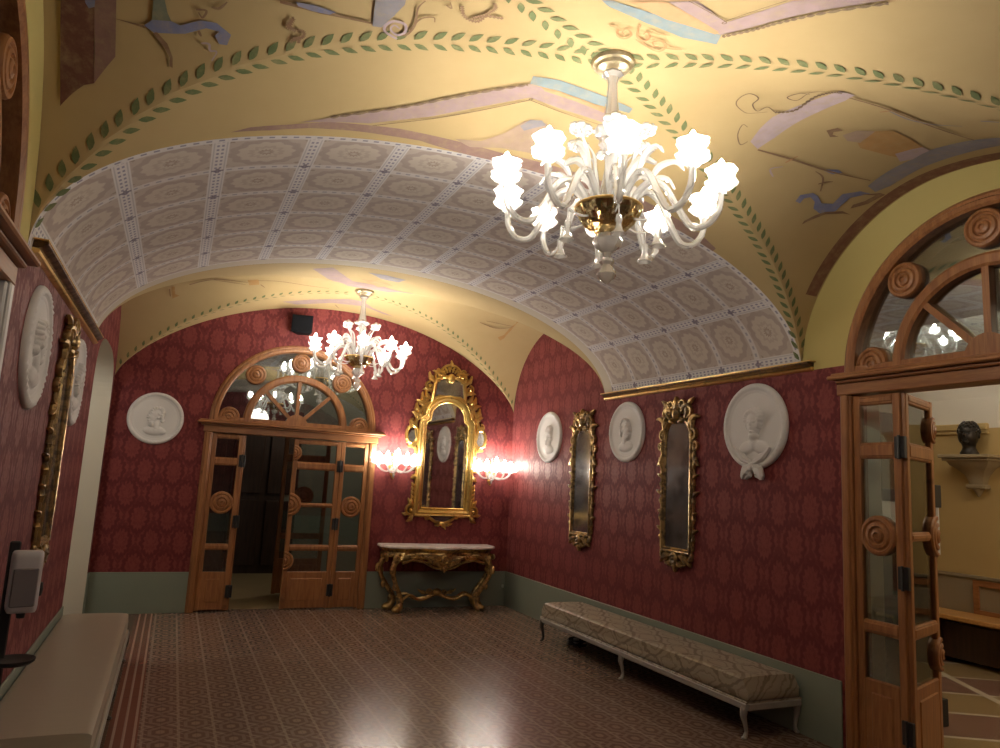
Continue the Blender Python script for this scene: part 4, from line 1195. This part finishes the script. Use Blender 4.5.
# ------------------------------------------------------------------ console table
def console():
    d = empty('console_table', (3.085, B, 0), 0, 'gilded console table with pale marble top under the large gilt mirror', 'table')
    D, HWD = .44, .735
    def outline(k):
        pts = [(-HWD + k, 0)]
        f = []
        for i in range(41):
            t = -1 + 2 * i / 40; x = t * (HWD - k)
            y = D * (.80 + .16 * math.cos(t * PI) * (1 if abs(t) < .62 else .3) + .06 * math.cos(t * PI * 3)) - k
            if abs(t) > .9: y -= (abs(t) - .9) * .9
            f.append((x, y))
        return pts + f + [(HWD - k, 0)]
    def slab(mb, rows):
        o = [[(x, -.014 - y, z) for x, y in outline(k)] for k, z in rows]
        mb.loft(o)
    m = MB(); slab(m, [(.012, .735), (0, .742), (0, .757), (.008, .768), (.02, .77)]); obj('marble_top', m, 'marble', d, smooth=40)
    a = MB(); slab(a, [(.05, .63), (.04, .66), (.05, .69), (.03, .715), (.02, .735)])
    # carved apron drop in front
    yf = -.39
    n = 36; rows = []
    for i in range(n + 1):
        x = -.60 + 1.2 * i / n; t = abs(x) / .60
        low = .50 - .0 + (.115 if t > .42 else .115 * math.sin(min(1, t / .42) * PI / 2) ** 1.2) - (.05 * max(0, (t - .75) / .25))
        yy = yf + .04 * t * t
        rows.append([(x, yy - .012, .66), (x, yy - .026, low + .02), (x, yy - .012, low), (x, yy + .02, low), (x, yy + .02, .66)])
    a.loft(rows)
    A2 = MB()
    for s in (-1, 1):
        A2.leaf(s * .05, .60, 0 if s > 0 else PI, .22, .032, .03, yf - .02, s * .5)
        A2.scroll(s * .30, .645, .045, PI, 1.3, .015, .025, yf, s)
        A2.leaf(s * .10, .555, PI / 2 - s * .9, .14, .028, .03, yf - .02, -s * .8)
        A2.leaf(s * .03, .52, PI / 2 - s * 1.1, .16, .026, .03, yf - .02, s * .7)
        A2.leaf(s * .36, .66, 0 if s > 0 else PI, .18, .026, .028, yf + .01, -s * .6)
        A2.ptube([(s * .02, .50), (s * .14, .53), (s * .25, .59), (s * .40, .61), (s * .52, .575)], [.014, .016, .016, .014, .02], .03, yf - .004)
    A2.lathe([(.055, 0), (.055, .02), (.04, .03), (.03, .015), (.001, .02)], 18, (0, yf - .022, .615), 'y')
    A2.leaf(0, .545, -PI / 2, .075, .03, .03, yf - .02, 0)
    for y in (-.1, -.2, -.3):
        for s in (-1, 1): A2.ell((s * .685, y, .645), (.02, .05, .035), 8, 6)
    obj('apron', a, 'console_gilt', d, smooth=40); obj('carved_apron_ornament', A2, 'console_gilt', d)
    def leg(px, py, ox, oy):
        mb = MB(); pts = []
        for x, z in ((0., .66), (.045, .60), (.085, .52), (.07, .42), (.0, .30), (-.075, .20), (-.10, .12), (-.075, .055), (-.02, .02)):
            pts.append((px + ox * x, py + oy * x, z))
        sm = []
        for i in range(len(pts) - 1):
            for k in range(4):
                p0, p1, p2, p3 = (Vector(pts[max(0, min(len(pts) - 1, i + q))]) for q in (-1, 0, 1, 2)); t = k / 4
                sm.append(.5 * (2 * p1 + (p2 - p0) * t + (2 * p0 - 5 * p1 + 4 * p2 - p3) * t * t + (3 * p1 - p0 - 3 * p2 + p3) * t ** 3))
        sm.append(Vector(pts[-1])); n_ = len(sm)
        mb.tube(sm, [.05 - .024 * math.sin(PI * min(1, (i / n_) * 1.15)) + (.006 if i / n_ > .9 else 0) for i in range(n_)], 10)
        f = sm[-1]; mb.ell((f.x, f.y, .036), (.05, .05, .036), 10, 8)
        for i, r in ((3, .034), (9, .036), (16, .03), (23, .03)):
            p = sm[i]; mb.ell((p.x + ox * .03, p.y + oy * .03, p.z), (.030, .030, r * 1.5), 8, 6)
            mb.ell((p.x - ox * .028, p.y - oy * .028, p.z - .03), (.02, .02, r), 8, 6)
        obj('leg', mb, 'console_gilt', d)
        return sm[24]
    ends = [leg(-.555, -.34, -.75, -.55), leg(.555, -.34, .75, -.55), leg(-.62, -.10, -1., -.1), leg(.62, -.10, 1., -.1)]
    st = MB()
    hub = Vector((0, -.2, .19))
    for e in ends:
        pts = [e, e * .75 + hub * .25 + Vector((0, 0, .05)), e * .45 + hub * .55 + Vector((0, 0, -.03)), hub]
        sm = []
        for i in range(3):
            p = [pts[max(0, min(3, i + q))] for q in (-1, 0, 1, 2)]
            for k in range(5):
                t = k / 5; sm.append(.5 * (2 * p[1] + (p[2] - p[0]) * t + (2 * p[0] - 5 * p[1] + 4 * p[2] - p[3]) * t * t + (3 * p[1] - p[0] - 3 * p[2] + p[3]) * t ** 3))
        st.tube(sm + [hub], .018, 8)
    st.ell((0, -.2, .21), (.06, .06, .045), 12, 8)
    for s in (-1, 1): st.scroll(s * .09, .21, .04, PI, 1.3, .014, .02, -.2, s); st.leaf(s * .1, .2, 0 if s > 0 else PI, .16, .022, .02, -.2, s * .6)
    obj('stretcher', st, 'console_gilt', d)
console()

# ------------------------------------------------------------------ long upholstered benches
def bench(loc, seat_mat, leg_mats, label):
    ln, w, top = 2.92, .47, .375
    d = empty('upholstered_bench', loc, 0, label, 'bench', 'long upholstered benches along the side walls')
    mb = MB(); ny, nx = 60, 14
    def pt(i, j):                                        # crowned cushion with soft rolled edges
        a = -1 + 2 * i / nx; b = -1 + 2 * j / ny
        ex = math.copysign(abs(math.sin(a * PI / 2)) ** .8, a); x = ex * w / 2
        e2 = max(0, (abs(b) - .975) / .025); y = b * ln / 2
        z = top - .075 + .075 * (max(0, 1 - abs(a) ** 9)) ** .36 * (max(0, 1 - e2 ** 3)) ** .38 + .012 * (1 - a * a) * (1 - e2)
        return (x, y, z)
    vs = [pt(i, j) for j in range(ny + 1) for i in range(nx + 1)]
    fs = [(j * (nx + 1) + i, j * (nx + 1) + i + 1, (j + 1) * (nx + 1) + i + 1, (j + 1) * (nx + 1) + i) for j in range(ny) for i in range(nx)]
    mb.add(vs, fs)
    mb.box(-w / 2, w / 2, -ln / 2, ln / 2, top - .135, top - .07, .012)
    seat = obj('seat_cushion', mb, seat_mat, d, smooth=50)
    p = MB(); z = top - .138; h = w / 2 + .003; q = ln / 2 + .003
    p.tube([(-h, -q, z), (h, -q, z), (h, q, z), (-h, q, z)], .008, 6, True); obj('piping', p, seat_mat, seat)
    r = MB()
    for s in (-1, 1):
        r.box(s * w / 2 - .016, s * w / 2 + .016, -ln / 2, ln / 2, top - .185, top - .142, .006)
        r.box(-w / 2, w / 2, s * ln / 2 - .016, s * ln / 2 + .016, top - .185, top - .142, .006)
    r.box(-w / 2 + .01, w / 2 - .01, -ln / 2 + .01, ln / 2 - .01, top - .155, top - .14, .002)
    obj('rail', r, 'bench_white', d)
    for k, y in enumerate((-ln / 2 + .03, 0, ln / 2 - .03)):
        for s in (-1, 1):
            l = MB(); x = s * (w / 2 - .02); o = s * .02
            l.tube([(x, y, .225), (x + o, y, .19), (x + o * 1.3, y, .15), (x + o * .5, y, .10), (x, y, .05), (x + o * .4, y, .022), (x + o * 1.2, y, .010)], [.026, .027, .022, .015, .012, .015, .010], 8)
            l.ell((x + o * 1.0, y, .012), (.02, .018, .012), 8, 6)
            obj('leg', l, leg_mats[k], d)
    return d
bench((3.835, 5.275, 0), 'brocade', ('bench_white', 'bench_white', 'leg_dark'), 'long bench with patterned brocade seat under the mirrors on right wall')
bench((L + .252, 5.245, 0), 'satin', ('leg_dark', 'leg_dark', 'leg_dark'), 'long bench with plain beige satin seat along the left wall')
# ------------------------------------------------------------------ glass chandeliers
def cat(pts, k=5):
    pts = [Vector(p) for p in pts]; out = []
    for i in range(len(pts) - 1):
        p = [pts[max(0, min(len(pts) - 1, i + q))] for q in (-1, 0, 1, 2)]
        for j in range(k):
            t = j / k; out.append(.5 * (2 * p[1] + (p[2] - p[0]) * t + (2 * p[0] - 5 * p[1] + 4 * p[2] - p[3]) * t * t + (3 * p[1] - p[0] - 3 * p[2] + p[3]) * t ** 3))
    return out + [pts[-1]]
def arm_parts(scale=1.):
    """one glass arm in its own space: x outwards, z up; returns arm, cup and bulb builders"""
    a = MB(); k = scale
    path = cat([(.09, 0, -.77), (.13, 0, -.68), (.19, 0, -.63), (.255, 0, -.66), (.315, 0, -.765), (.375, 0, -.855), (.445, 0, -.85), (.492, 0, -.785), (.50, 0, -.70)])
    n = len(path)
    a.tube(path, [.018 - .004 * i / n for i in range(n)], 8)
    tw = []                                              # spiral thread round the arm
    for i, p in enumerate(path):
        a_ = i * .9; tw.append(p + Vector((math.cos(a_) * .011, math.sin(a_) * .016, math.sin(a_) * .006)))
    a.tube(tw, .005, 5)
    lf = cat([(.19, 0, -.62), (.23, 0, -.56), (.30, 0, -.545), (.34, 0, -.59)], 4)
    a.tube(lf, [.008, .012, .015, .017, .018, .017, .016, .014, .012, .010, .008, .006, .003][:len(lf)], 6)
    c = MB()
    c.lathe([(.012, -.72), (.024, -.71), (.016, -.70), (.046, -.692), (.066, -.675), (.071, -.662), (.064, -.666), (.045, -.683), (.014, -.692)], 32, (.50, 0, 0), ruffle=.06, rn=8)
    c.lathe([(.012, -.69), (.033, -.682), (.046, -.66), (.052, -.632), (.064, -.608), (.069, -.604), (.057, -.622), (.046, -.655), (.027, -.678)], 32, (.50, 0, 0), ruffle=.07, rn=6)
    b = MB(); b.lathe([(.001, -.675), (.015, -.67), (.023, -.648), (.025, -.62), (.020, -.59), (.010, -.565), (.001, -.552)], 14, (.50, 0, 0))
    return a, c, b
def chandelier(loc, label, rot0, group):
    d = empty('glass_chandelier', loc, 0, label, 'chandelier', group)
    m = MB(); m.lathe([(.001, 0), (.10, 0), (.104, -.012), (.098, -.024), (.085, -.03), (.078, -.045), (.06, -.052), (.03, -.06), (.03, -.075), (.001, -.075)], 32)
    obj('ceiling_canopy', m, 'canopy_brass', d)
    m = MB(); m.tube([(0, 0, -.06), (0, 0, -.73)], .010, 8)
    for k in range(9): m.ell((0, 0, -.09 - k * .035), (.014, .014, .012), 8, 6)
    obj('chain_rod', m, 'cornice_gold', d)
    m = MB()
    m.lathe([(.045, -.062), (.05, -.075), (.03, -.09), (.022, -.12), (.027, -.2), (.036, -.29), (.046, -.345), (.03, -.36)], 20, ruffle=.05, rn=8)
    m.lathe([(.03, -.36), (.055, -.365), (.078, -.352), (.084, -.362), (.062, -.385), (.035, -.392), (.05, -.41), (.055, -.43), (.034, -.452)], 28, ruffle=.07, rn=10)
    m.lathe([(.034, -.45), (.026, -.48), (.024, -.53), (.032, -.60), (.044, -.66), (.05, -.70), (.03, -.72)], 20, ruffle=.05, rn=8)
    obj('glass_stem', m, 'murano_glass', d)
    m = MB()
    m.lathe([(.035, -.72), (.11, -.728), (.150, -.742), (.152, -.75), (.142, -.772), (.118, -.81), (.085, -.842), (.05, -.858), (.03, -.86)], 40, ruffle=.045, rn=12)
    obj('bowl', m, 'smoked_gold_glass', d)
    m = MB(); m.tube([(.153 * math.cos(2 * PI * i / 32), .153 * math.sin(2 * PI * i / 32), -.742) for i in range(32)], .007, 6, True); obj('bowl_rim', m, 'cornice_gold', d)
    m = MB()
    m.lathe([(.03, -.858), (.055, -.872), (.066, -.895), (.060, -.92), (.04, -.945), (.022, -.955), (.014, -.975), (.03, -.985), (.034, -1.0), (.024, -1.015), (.034, -1.03), (.044, -1.055), (.034, -1.08), (.014, -1.095), (.001, -1.105)], 22, ruffle=.06, rn=8)
    obj('finial', m, 'murano_glass', d)
    a, c, b = arm_parts()
    A = obj('arm', a, 'murano_glass'); Cc = obj('candle_cup', c, 'cup_glass', A); Bb = obj('bulb', b, 'lit_bulb', A)
    for i in range(10):
        o = A if i == 0 else A.copy()
        if i: COL.objects.link(o)
        o.parent = d; o.rotation_euler = (0, 0, rot0 + 2 * PI * i / 10)
        if i:
            for q in (Cc, Bb):
                w = q.copy(); COL.objects.link(w); w.parent = o
    m = MB()                                             # flower on a curved stem
    st = cat([(.07, 0, -.74), (.10, 0, -.62), (.12, 0, -.50), (.165, 0, -.415)], 5); m.tube(st, .006, 6)
    for k in range(6):
        an = 2 * PI * k / 6; m.ell((.17 + .03 * math.cos(an), .03 * math.sin(an), -.395 + .006 * math.cos(an)), (.03, .03, .02), 8, 6)
    m.ell((.17, 0, -.382), (.024, .024, .028), 8, 6)
    F = obj('flower_stem', m, 'murano_glass')
    m = MB()
    lf = cat([(.06, 0, -.73), (.10, 0, -.60), (.17, 0, -.54), (.235, 0, -.575)], 5); n = len(lf)
    m.tube(lf, [.006 + .016 * math.sin(PI * i / n) for i in range(n)], 6)
    m.tube([p + Vector((0, 0, .0)) for p in cat([(.05, 0, -.73), (.075, 0, -.58), (.085, 0, -.50), (.12, 0, -.455)], 4)], [.008, .01, .012, .013, .013, .012, .011, .01, .009, .007, .005, .004, .002], 6)
    G = obj('glass_leaf', m, 'murano_glass')
    m = MB()
    m.tube([(.235, 0, -.80), (.235, 0, -.86)], .003, 5); m.tube(cat([(.10, 0, -.80), (.17, 0, -.815), (.235, 0, -.80)], 4), .006, 6)
    m.lathe([(.001, -.855), (.012, -.86), (.016, -.88), (.011, -.9), (.018, -.925), (.036, -.945), (.033, -.948), (.012, -.93), (.001, -.925)], 14, (.235, 0, 0), ruffle=.08, rn=5)
    H = obj('pendant_drop', m, 'murano_glass')
    for src, n, ph in ((F, 6, .2), (G, 6, .1), (H, 6, .3)):
        for i in range(n):
            o = src if i == 0 else src.copy()
            if i: COL.objects.link(o)
            o.parent = d; o.rotation_euler = (0, 0, rot0 + ph + 2 * PI * i / n)
    return d
CG = 'lit clear glass chandeliers'
ZC = lambda b: b.P(0, (2.70 - YC) / HD * .64 if b is BAY1 else 0).z
ch1 = chandelier((MX, 2.70, 3.612), 'large lit glass chandelier hanging nearest, from the crossing of leaf garlands', -.15, CG)
ch2 = copy_tree(ch1); ch2.location = (MX, 7.62, 3.578); ch2.rotation_euler = (0, 0, .3)
tag(ch2, 'lit glass chandelier hanging before the back wall and its fanlight')
ch3 = copy_tree(ch1); ch3.location = (6.2, 4.42, 3.56); ch3.scale = (.68, .68, .68)
tag(ch3, 'small lit glass chandelier seen through the fanlight of the right door')

# ------------------------------------------------------------------ sconces beside the large mirror
def sconce(loc, label, s):
    d = empty('wall_sconce', loc, 0, label, 'sconce', 'lit glass sconces beside the large gilt mirror')
    m = MB(); m.lathe([(.065, 0), (.065, .012), (.05, .022), (.03, .026), (.02, .05), (.001, .055)], 24, axis='y')
    m.leaf(0, .04, PI / 2, .12, .03, .02, -.01, .2); m.leaf(0, -.04, -PI / 2, .12, .03, .02, -.01, .2)
    obj('backplate', m, 'bright_gilt', d)
    a = MB(); a.tube(cat([(0, -.03, 0), (.03, -.08, -.05), (.08, -.13, -.065), (.12, -.145, -.02), (.13, -.145, .02)]), .011, 8)
    c = MB(); p = (.13, -.145, 0)
    c.lathe([(.010, .01), (.03, .018), (.055, .034), (.06, .046), (.05, .04), (.012, .024)], 20, p, ruffle=.1, rn=8)
    c.lathe([(.012, .025), (.036, .04), (.044, .075), (.06, .10), (.062, .102), (.048, .085), (.03, .05)], 20, p, ruffle=.08, rn=6)
    b = MB(); b.lathe([(.001, .035), (.02, .04), (.028, .08), (.022, .13), (.001, .165)], 12, p)
    A = obj('arm', a, 'murano_glass'); Cc = obj('candle_cup', c, 'cup_glass', A); Bb = obj('bulb', b, 'lit_sconce_bulb', A)
    for i in range(5):
        o = A if i == 0 else A.copy()
        if i: COL.objects.link(o)
        o.parent = d
        o.scale = ((1.75, 1., 1.), (.95, 1.25, 1.1), (-.95, 1.25, 1.1), (-1.75, 1., 1.), (1.05, 1.05, 1.3))[i]
        if i == 4: o.rotation_euler = (0, 0, -.73)
        if i:
            for q in (Cc, Bb):
                w = q.copy(); COL.objects.link(w); w.parent = o
    m = MB(); m.lathe([(.001, -.14), (.012, -.13), (.018, -.1), (.01, -.075), (.022, -.06), (.02, -.02), (.012, .03), (.022, .10), (.006, .16), (.001, .2)], 14, (0, -.06, 0), ruffle=.06, rn=6)
    obj('glass_spindle', m, 'murano_glass', d)
    return d
sconce((2.475, B - .002, 1.70), 'lit glass sconce left of the large gilt mirror', 1)
sconce((3.79, B - .002, 1.68), 'lit glass sconce right of the large gilt mirror by the room corner', 1)

# ------------------------------------------------------------------ loudspeaker
d = empty('loudspeaker', (1.215, B - .13, 3.295), -.25, 'small black loudspeaker high on the back wall above the arched fanlight', 'loudspeaker')
m = MB(); w = [(-.12, -.085), (.12, -.085), (.075, .09), (-.075, .09)]
m.loft([[(x * k, y * k, z) for x, y in w] for z, k in ((-.105, .9), (-.10, 1.), (.10, 1.), (.105, .9))]); obj('cabinet', m, 'speaker_black', d)
m = MB(); m.box(-.108, .108, -.094, -.084, -.092, .092, .004); obj('grille', m, 'speaker_cloth', d)
m = MB(); m.box(-.02, .02, .07, .125, -.02, .02, .004); obj('wall_bracket', m, 'black_metal', d)

# ------------------------------------------------------------------ hand dispenser on a floor stand
d = empty('hand_sanitizer_stand', (-.525, 3.42, 0), .25, 'white and grey hand sanitizer dispenser on a dark floor stand at left', 'dispenser')
m = MB(); m.lathe([(.001, .03), (.13, .028), (.15, .018), (.152, 0), (.001, 0)], 32, (0, .0, 0)); obj('base', m, 'black_metal', d)
m = MB(); m.box(-.028, .010, -.006, .02, .02, 1.26, .006); obj('pole', m, 'black_metal', d)
m = MB(); m.lathe([(.001, .805), (.062, .805), (.074, .814), (.076, .824), (.068, .822), (.055, .814), (.001, .814)], 28, (.03, -.06, 0))
m.box(-.02, .02, -.02, .01, .805, .814, .003); obj('drip_tray', m, 'black_metal', d)
m = MB()
def rr(x0, x1, y0, y1, r):
    return [p for cx, cy, a in ((x1 - r, y1 - r, 0), (x0 + r, y1 - r, PI / 2), (x0 + r, y0 + r, PI), (x1 - r, y0 + r, PI * 1.5)) for p in arcpts(cx, cy, r, a, a + PI / 2, 5)]
rings = []
for z, k in ((.995, .88), (1.005, .97), (1.02, 1.), (1.16, 1.), (1.205, 1.), (1.22, .97), (1.226, .9)):
    rings.append([(.05 + (x - .05) * k, y * k - .0, z) for x, y in rr(-.02, .085, -.09, -.008, .022)])
m.loft(rings); obj('shell', m, 'shell_white', d, smooth=50)
m = MB(); m.box(-.012, .072, -.095, -.082, 1.02, 1.165, .006); obj('front_panel', m, 'shell_grey', d)
m = MB(); m.lathe([(.014, .975), (.016, .99), (.016, 1.0), (.001, 1.0)], 14, (.035, -.06, 0)); m.lathe([(.014, .975), (.001, .975)], 14, (.035, -.06, 0)); obj('nozzle', m, 'black_metal', d)
m = MB(); m.lathe([(.001, 1.05), (.016, 1.055), (.02, 1.08), (.016, 1.105), (.001, 1.11)], 14, (.08, -.05, 0)); obj('sensor_window', m, 'black_metal', d)

# ------------------------------------------------------------------ small things
d = empty('wall_socket', (4.045, B - .013, .245), 0, 'small pale wall socket low on the green dado in the back corner', 'socket')
m = MB(); m.box(-.03, .03, -.012, 0, -.045, .045, .004); obj('cover_plate', m, 'dado_green', d)
m = MB(); m.box(-.014, .014, -.035, -.012, -.018, .022, .006); obj('plug', m, 'socket_green', d)
d = empty('cable_coil', (3.90, 6.50, 0), .3, 'small dark coiled cable with metal fitting on floor under the right bench', 'cable')
m = MB(); pts = []
for i in range(150):
    a = i / 150 * 2 * PI * 4.5; r = .07 + .02 * math.sin(a * .31); pts.append((r * math.cos(a) * 1.2, r * math.sin(a), .009 + .016 * (i / 50) + .004 * math.sin(a * 2.3)))
m.tube(pts, .008, 6); obj('coil', m, 'black_metal', d)
m = MB(); m.lathe([(.001, .045), (.018, .05), (.03, .075), (.026, .10), (.03, .115), (.012, .12), (.001, .12)], 14, (-.05, -.03, -.045)); obj('metal_fitting', m, 'steel', d)

# ------------------------------------------------------------------ things in the yellow room
d = empty('bronze_bust', (7.625, 4.86, 2.128), -PI / 2 + .25, 'dark bronze head standing on a bracket in the yellow room', 'bust')
m = MB(); rings = []
for z, rx, ry, oy in ((0, .10, .085, .0), (.02, .105, .09, 0), (.05, .085, .075, 0), (.09, .07, .068, .0), (.13, .078, .085, -.005), (.155, .095, .115, -.02), (.20, .105, .128, -.02), (.26, .112, .138, -.005), (.31, .108, .132, .008), (.36, .088, .11, .015), (.39, .055, .07, .015), (.402, .01, .015, .015)):
    rings.append([(rx * math.cos(2 * PI * j / 20), oy + ry * math.sin(2 * PI * j / 20), z) for j in range(20)])
m.loft(rings)
m.ell((0, -.145, .235), (.016, .03, .032), 8, 6); m.ell((0, -.13, .275), (.07, .02, .016), 10, 6); m.ell((0, -.135, .175), (.035, .022, .012), 8, 6); m.ell((0, -.125, .150), (.04, .03, .025), 8, 6)
for s in (-1, 1): m.ell((s * .108, .01, .235), (.014, .025, .04), 8, 6); m.ell((s * .04, -.125, .25), (.022, .014, .012), 8, 6)
obj('head', m, 'bronze', d, smooth=60)
m = MB()
for i in range(70):
    a = i * 2.4; t = (i / 70); z = .27 + .13 * t; r = math.sqrt(max(.02, 1 - ((z - .25) / .16) ** 2))
    x, y = .108 * r * math.cos(a), .012 + .13 * r * math.sin(a)
    if y < -.06 and z < .32: continue
    m.ell((x, y, z), (.024, .026, .022), 6, 5)
obj('hair', m, 'bronze', d, smooth=60); d.scale = (.86, .86, .86)
d = empty('wall_bracket_shelf', (RX, 4.86, 2.06), -PI / 2, 'tapering stone bracket on the yellow wall carrying the bronze head', 'bracket')
m = MB(); m.box(-.27, .27, -.30, 0, .03, .066, .006); m.box(-.245, .245, -.275, 0, .0, .03, .01); obj('shelf', m, 'bracket_stone', d)
m = MB()
m.loft([[(sx * w, y0 * dd, z) for sx, y0 in ((-1, 0), (-1, -1), (-.5, -1.12), (.5, -1.12), (1, -1), (1, 0))] for z, w, dd in ((0, .22, .23), (-.04, .20, .21), (-.08, .15, .17), (-.14, .10, .12), (-.20, .075, .095), (-.24, .07, .09))])
m.box(-.10, .10, -.11, 0, -.285, -.24, .01); m.lathe([(.001, -.37), (.015, -.36), (.035, -.32), (.06, -.285), (.001, -.285)], 14, (0, -.05, 0)); obj('corbel', m, 'bracket_stone', d)
d = empty('wall_bench', (RX - .02, 4.75, 0), -PI / 2, 'long orange wood bench against far wall of the yellow room', 'bench')
m = MB(); m.box(-2.8, .62, -.44, 0, .44, .485, .008); obj('seat_plank', m, 'bench_plank', d)
for k, x in enumerate((-2.5, -1.4, -.4, .5)):
    m = MB(); m.box(x - .03, x + .03, -.38, -.03, 0, .44, .006); obj('support', m, 'dark_wood', d)
m = MB(); m.box(-2.78, .6, -.30, -.27, .05, .40, .004); obj('apron_board', m, 'dark_wood', d)
d = empty('glass_door', (5.30, 3.66, 0), 0, 'frameless glass door with black fittings just inside the yellow room', 'door')
m = MB(); m.box(-.86, 0, -.005, .005, .02, 2.25, .001); obj('glass_sheet', m, 'pane_glass', d, smooth=0)
m = MB(); m.box(-.03, .045, -.022, .022, 0, .19, .004); obj('lower_fitting', m, 'black_metal', d)
m = MB(); m.box(-.86, .03, -.018, .018, 1.60, 1.69, .004); m.box(-.03, .05, -.024, .024, 1.57, 1.74, .004); obj('dark_rail', m, 'black_metal', d)
m = MB(); m.box(-.84, .0, -.009, -.006, 1.24, 1.60, .0005); m.tube([(.012, 0, 1.57), (.012, 0, 1.22)], .022, 10); obj('white_sheet', m, 'paper_white', d)
m = MB(); m.tube([(0, .0, .03), (0, 0, 2.25)], .006, 6); obj('edge_strip', m, 'steel', d)

# ------------------------------------------------------------------ light and camera
def fill_light(name, kind, loc, power, col, size=.2, rot=(0, 0, 0)):
    l = bpy.data.lights.new(name, kind); l.energy = power; l.color = col
    if kind == 'AREA': l.size = size
    else: l.shadow_soft_size = size
    o = bpy.data.objects.new(name, l); o.location = loc; o.rotation_euler = rot; COL.objects.link(o)
    return o
fill_light('yellow_room_fill', 'POINT', (6.4, 1.6, 2.9), 70, (1, .84, .62), .15)  # added fill without a fitting, brightens the room past the right door
fill_light('corridor_fill', 'POINT', (2.2, 10.4, 2.9), 24, (1, .84, .64), .15)  # unseen light put in to lift the landing tiles behind the back door
fill_light('passage_fill', 'POINT', (-1.6, 7.0, 2.9), 30, (1, .95, .86), .15)  # added light with no fixture, brightens the cream jamb of the left opening
fill_light('hall_fill', 'POINT', (MX, -.5, 2.75), 9, (1, .93, .84), .25)  # invented fill behind the camera, lifts the floor and lower walls
w = bpy.data.worlds.new('World'); S.world = w; w.use_nodes = True
w.node_tree.nodes['Background'].inputs[0].default_value = (.05, .045, .04, 1); w.node_tree.nodes['Background'].inputs[1].default_value = .3
def camera():
    f, yaw, pitch, roll = 713.795, .41825, .14740, .05364
    cy, sy, cp, sp, cr, sr = math.cos(yaw), math.sin(yaw), math.cos(pitch), math.sin(pitch), math.cos(roll), math.sin(roll)
    fw = Vector((sy * cp, cy * cp, sp)); r = Vector((cy, -sy, 0)); u = r.cross(fw)
    r2 = cr * r + sr * u; u2 = -sr * r + cr * u
    c = bpy.data.cameras.new('camera'); c.sensor_fit = 'HORIZONTAL'; c.sensor_width = 36; c.lens = f / 1000 * 36
    c.clip_start = .02; c.clip_end = 60
    o = bpy.data.objects.new('camera', c); COL.objects.link(o)
    o.matrix_world = Matrix(((r2.x, u2.x, -fw.x, 0), (r2.y, u2.y, -fw.y, 0), (r2.z, u2.z, -fw.z, 1.6), (0, 0, 0, 1)))
    S.camera = o
camera()
v = S.view_settings; v.view_transform = 'Standard'; v.look = 'None'; v.gamma = 1; v.use_curve_mapping = False
v.exposure = -.08
cy = S.cycles
cy.use_denoising = True
try: cy.denoiser = 'OPENIMAGEDENOISE'
except Exception: pass
cy.max_bounces = 8; cy.diffuse_bounces = 4; cy.glossy_bounces = 4; cy.transmission_bounces = 4; cy.transparent_max_bounces = 24
cy.sample_clamp_indirect = 4.; cy.caustics_reflective = False; cy.caustics_refractive = False
cy.use_light_tree = True
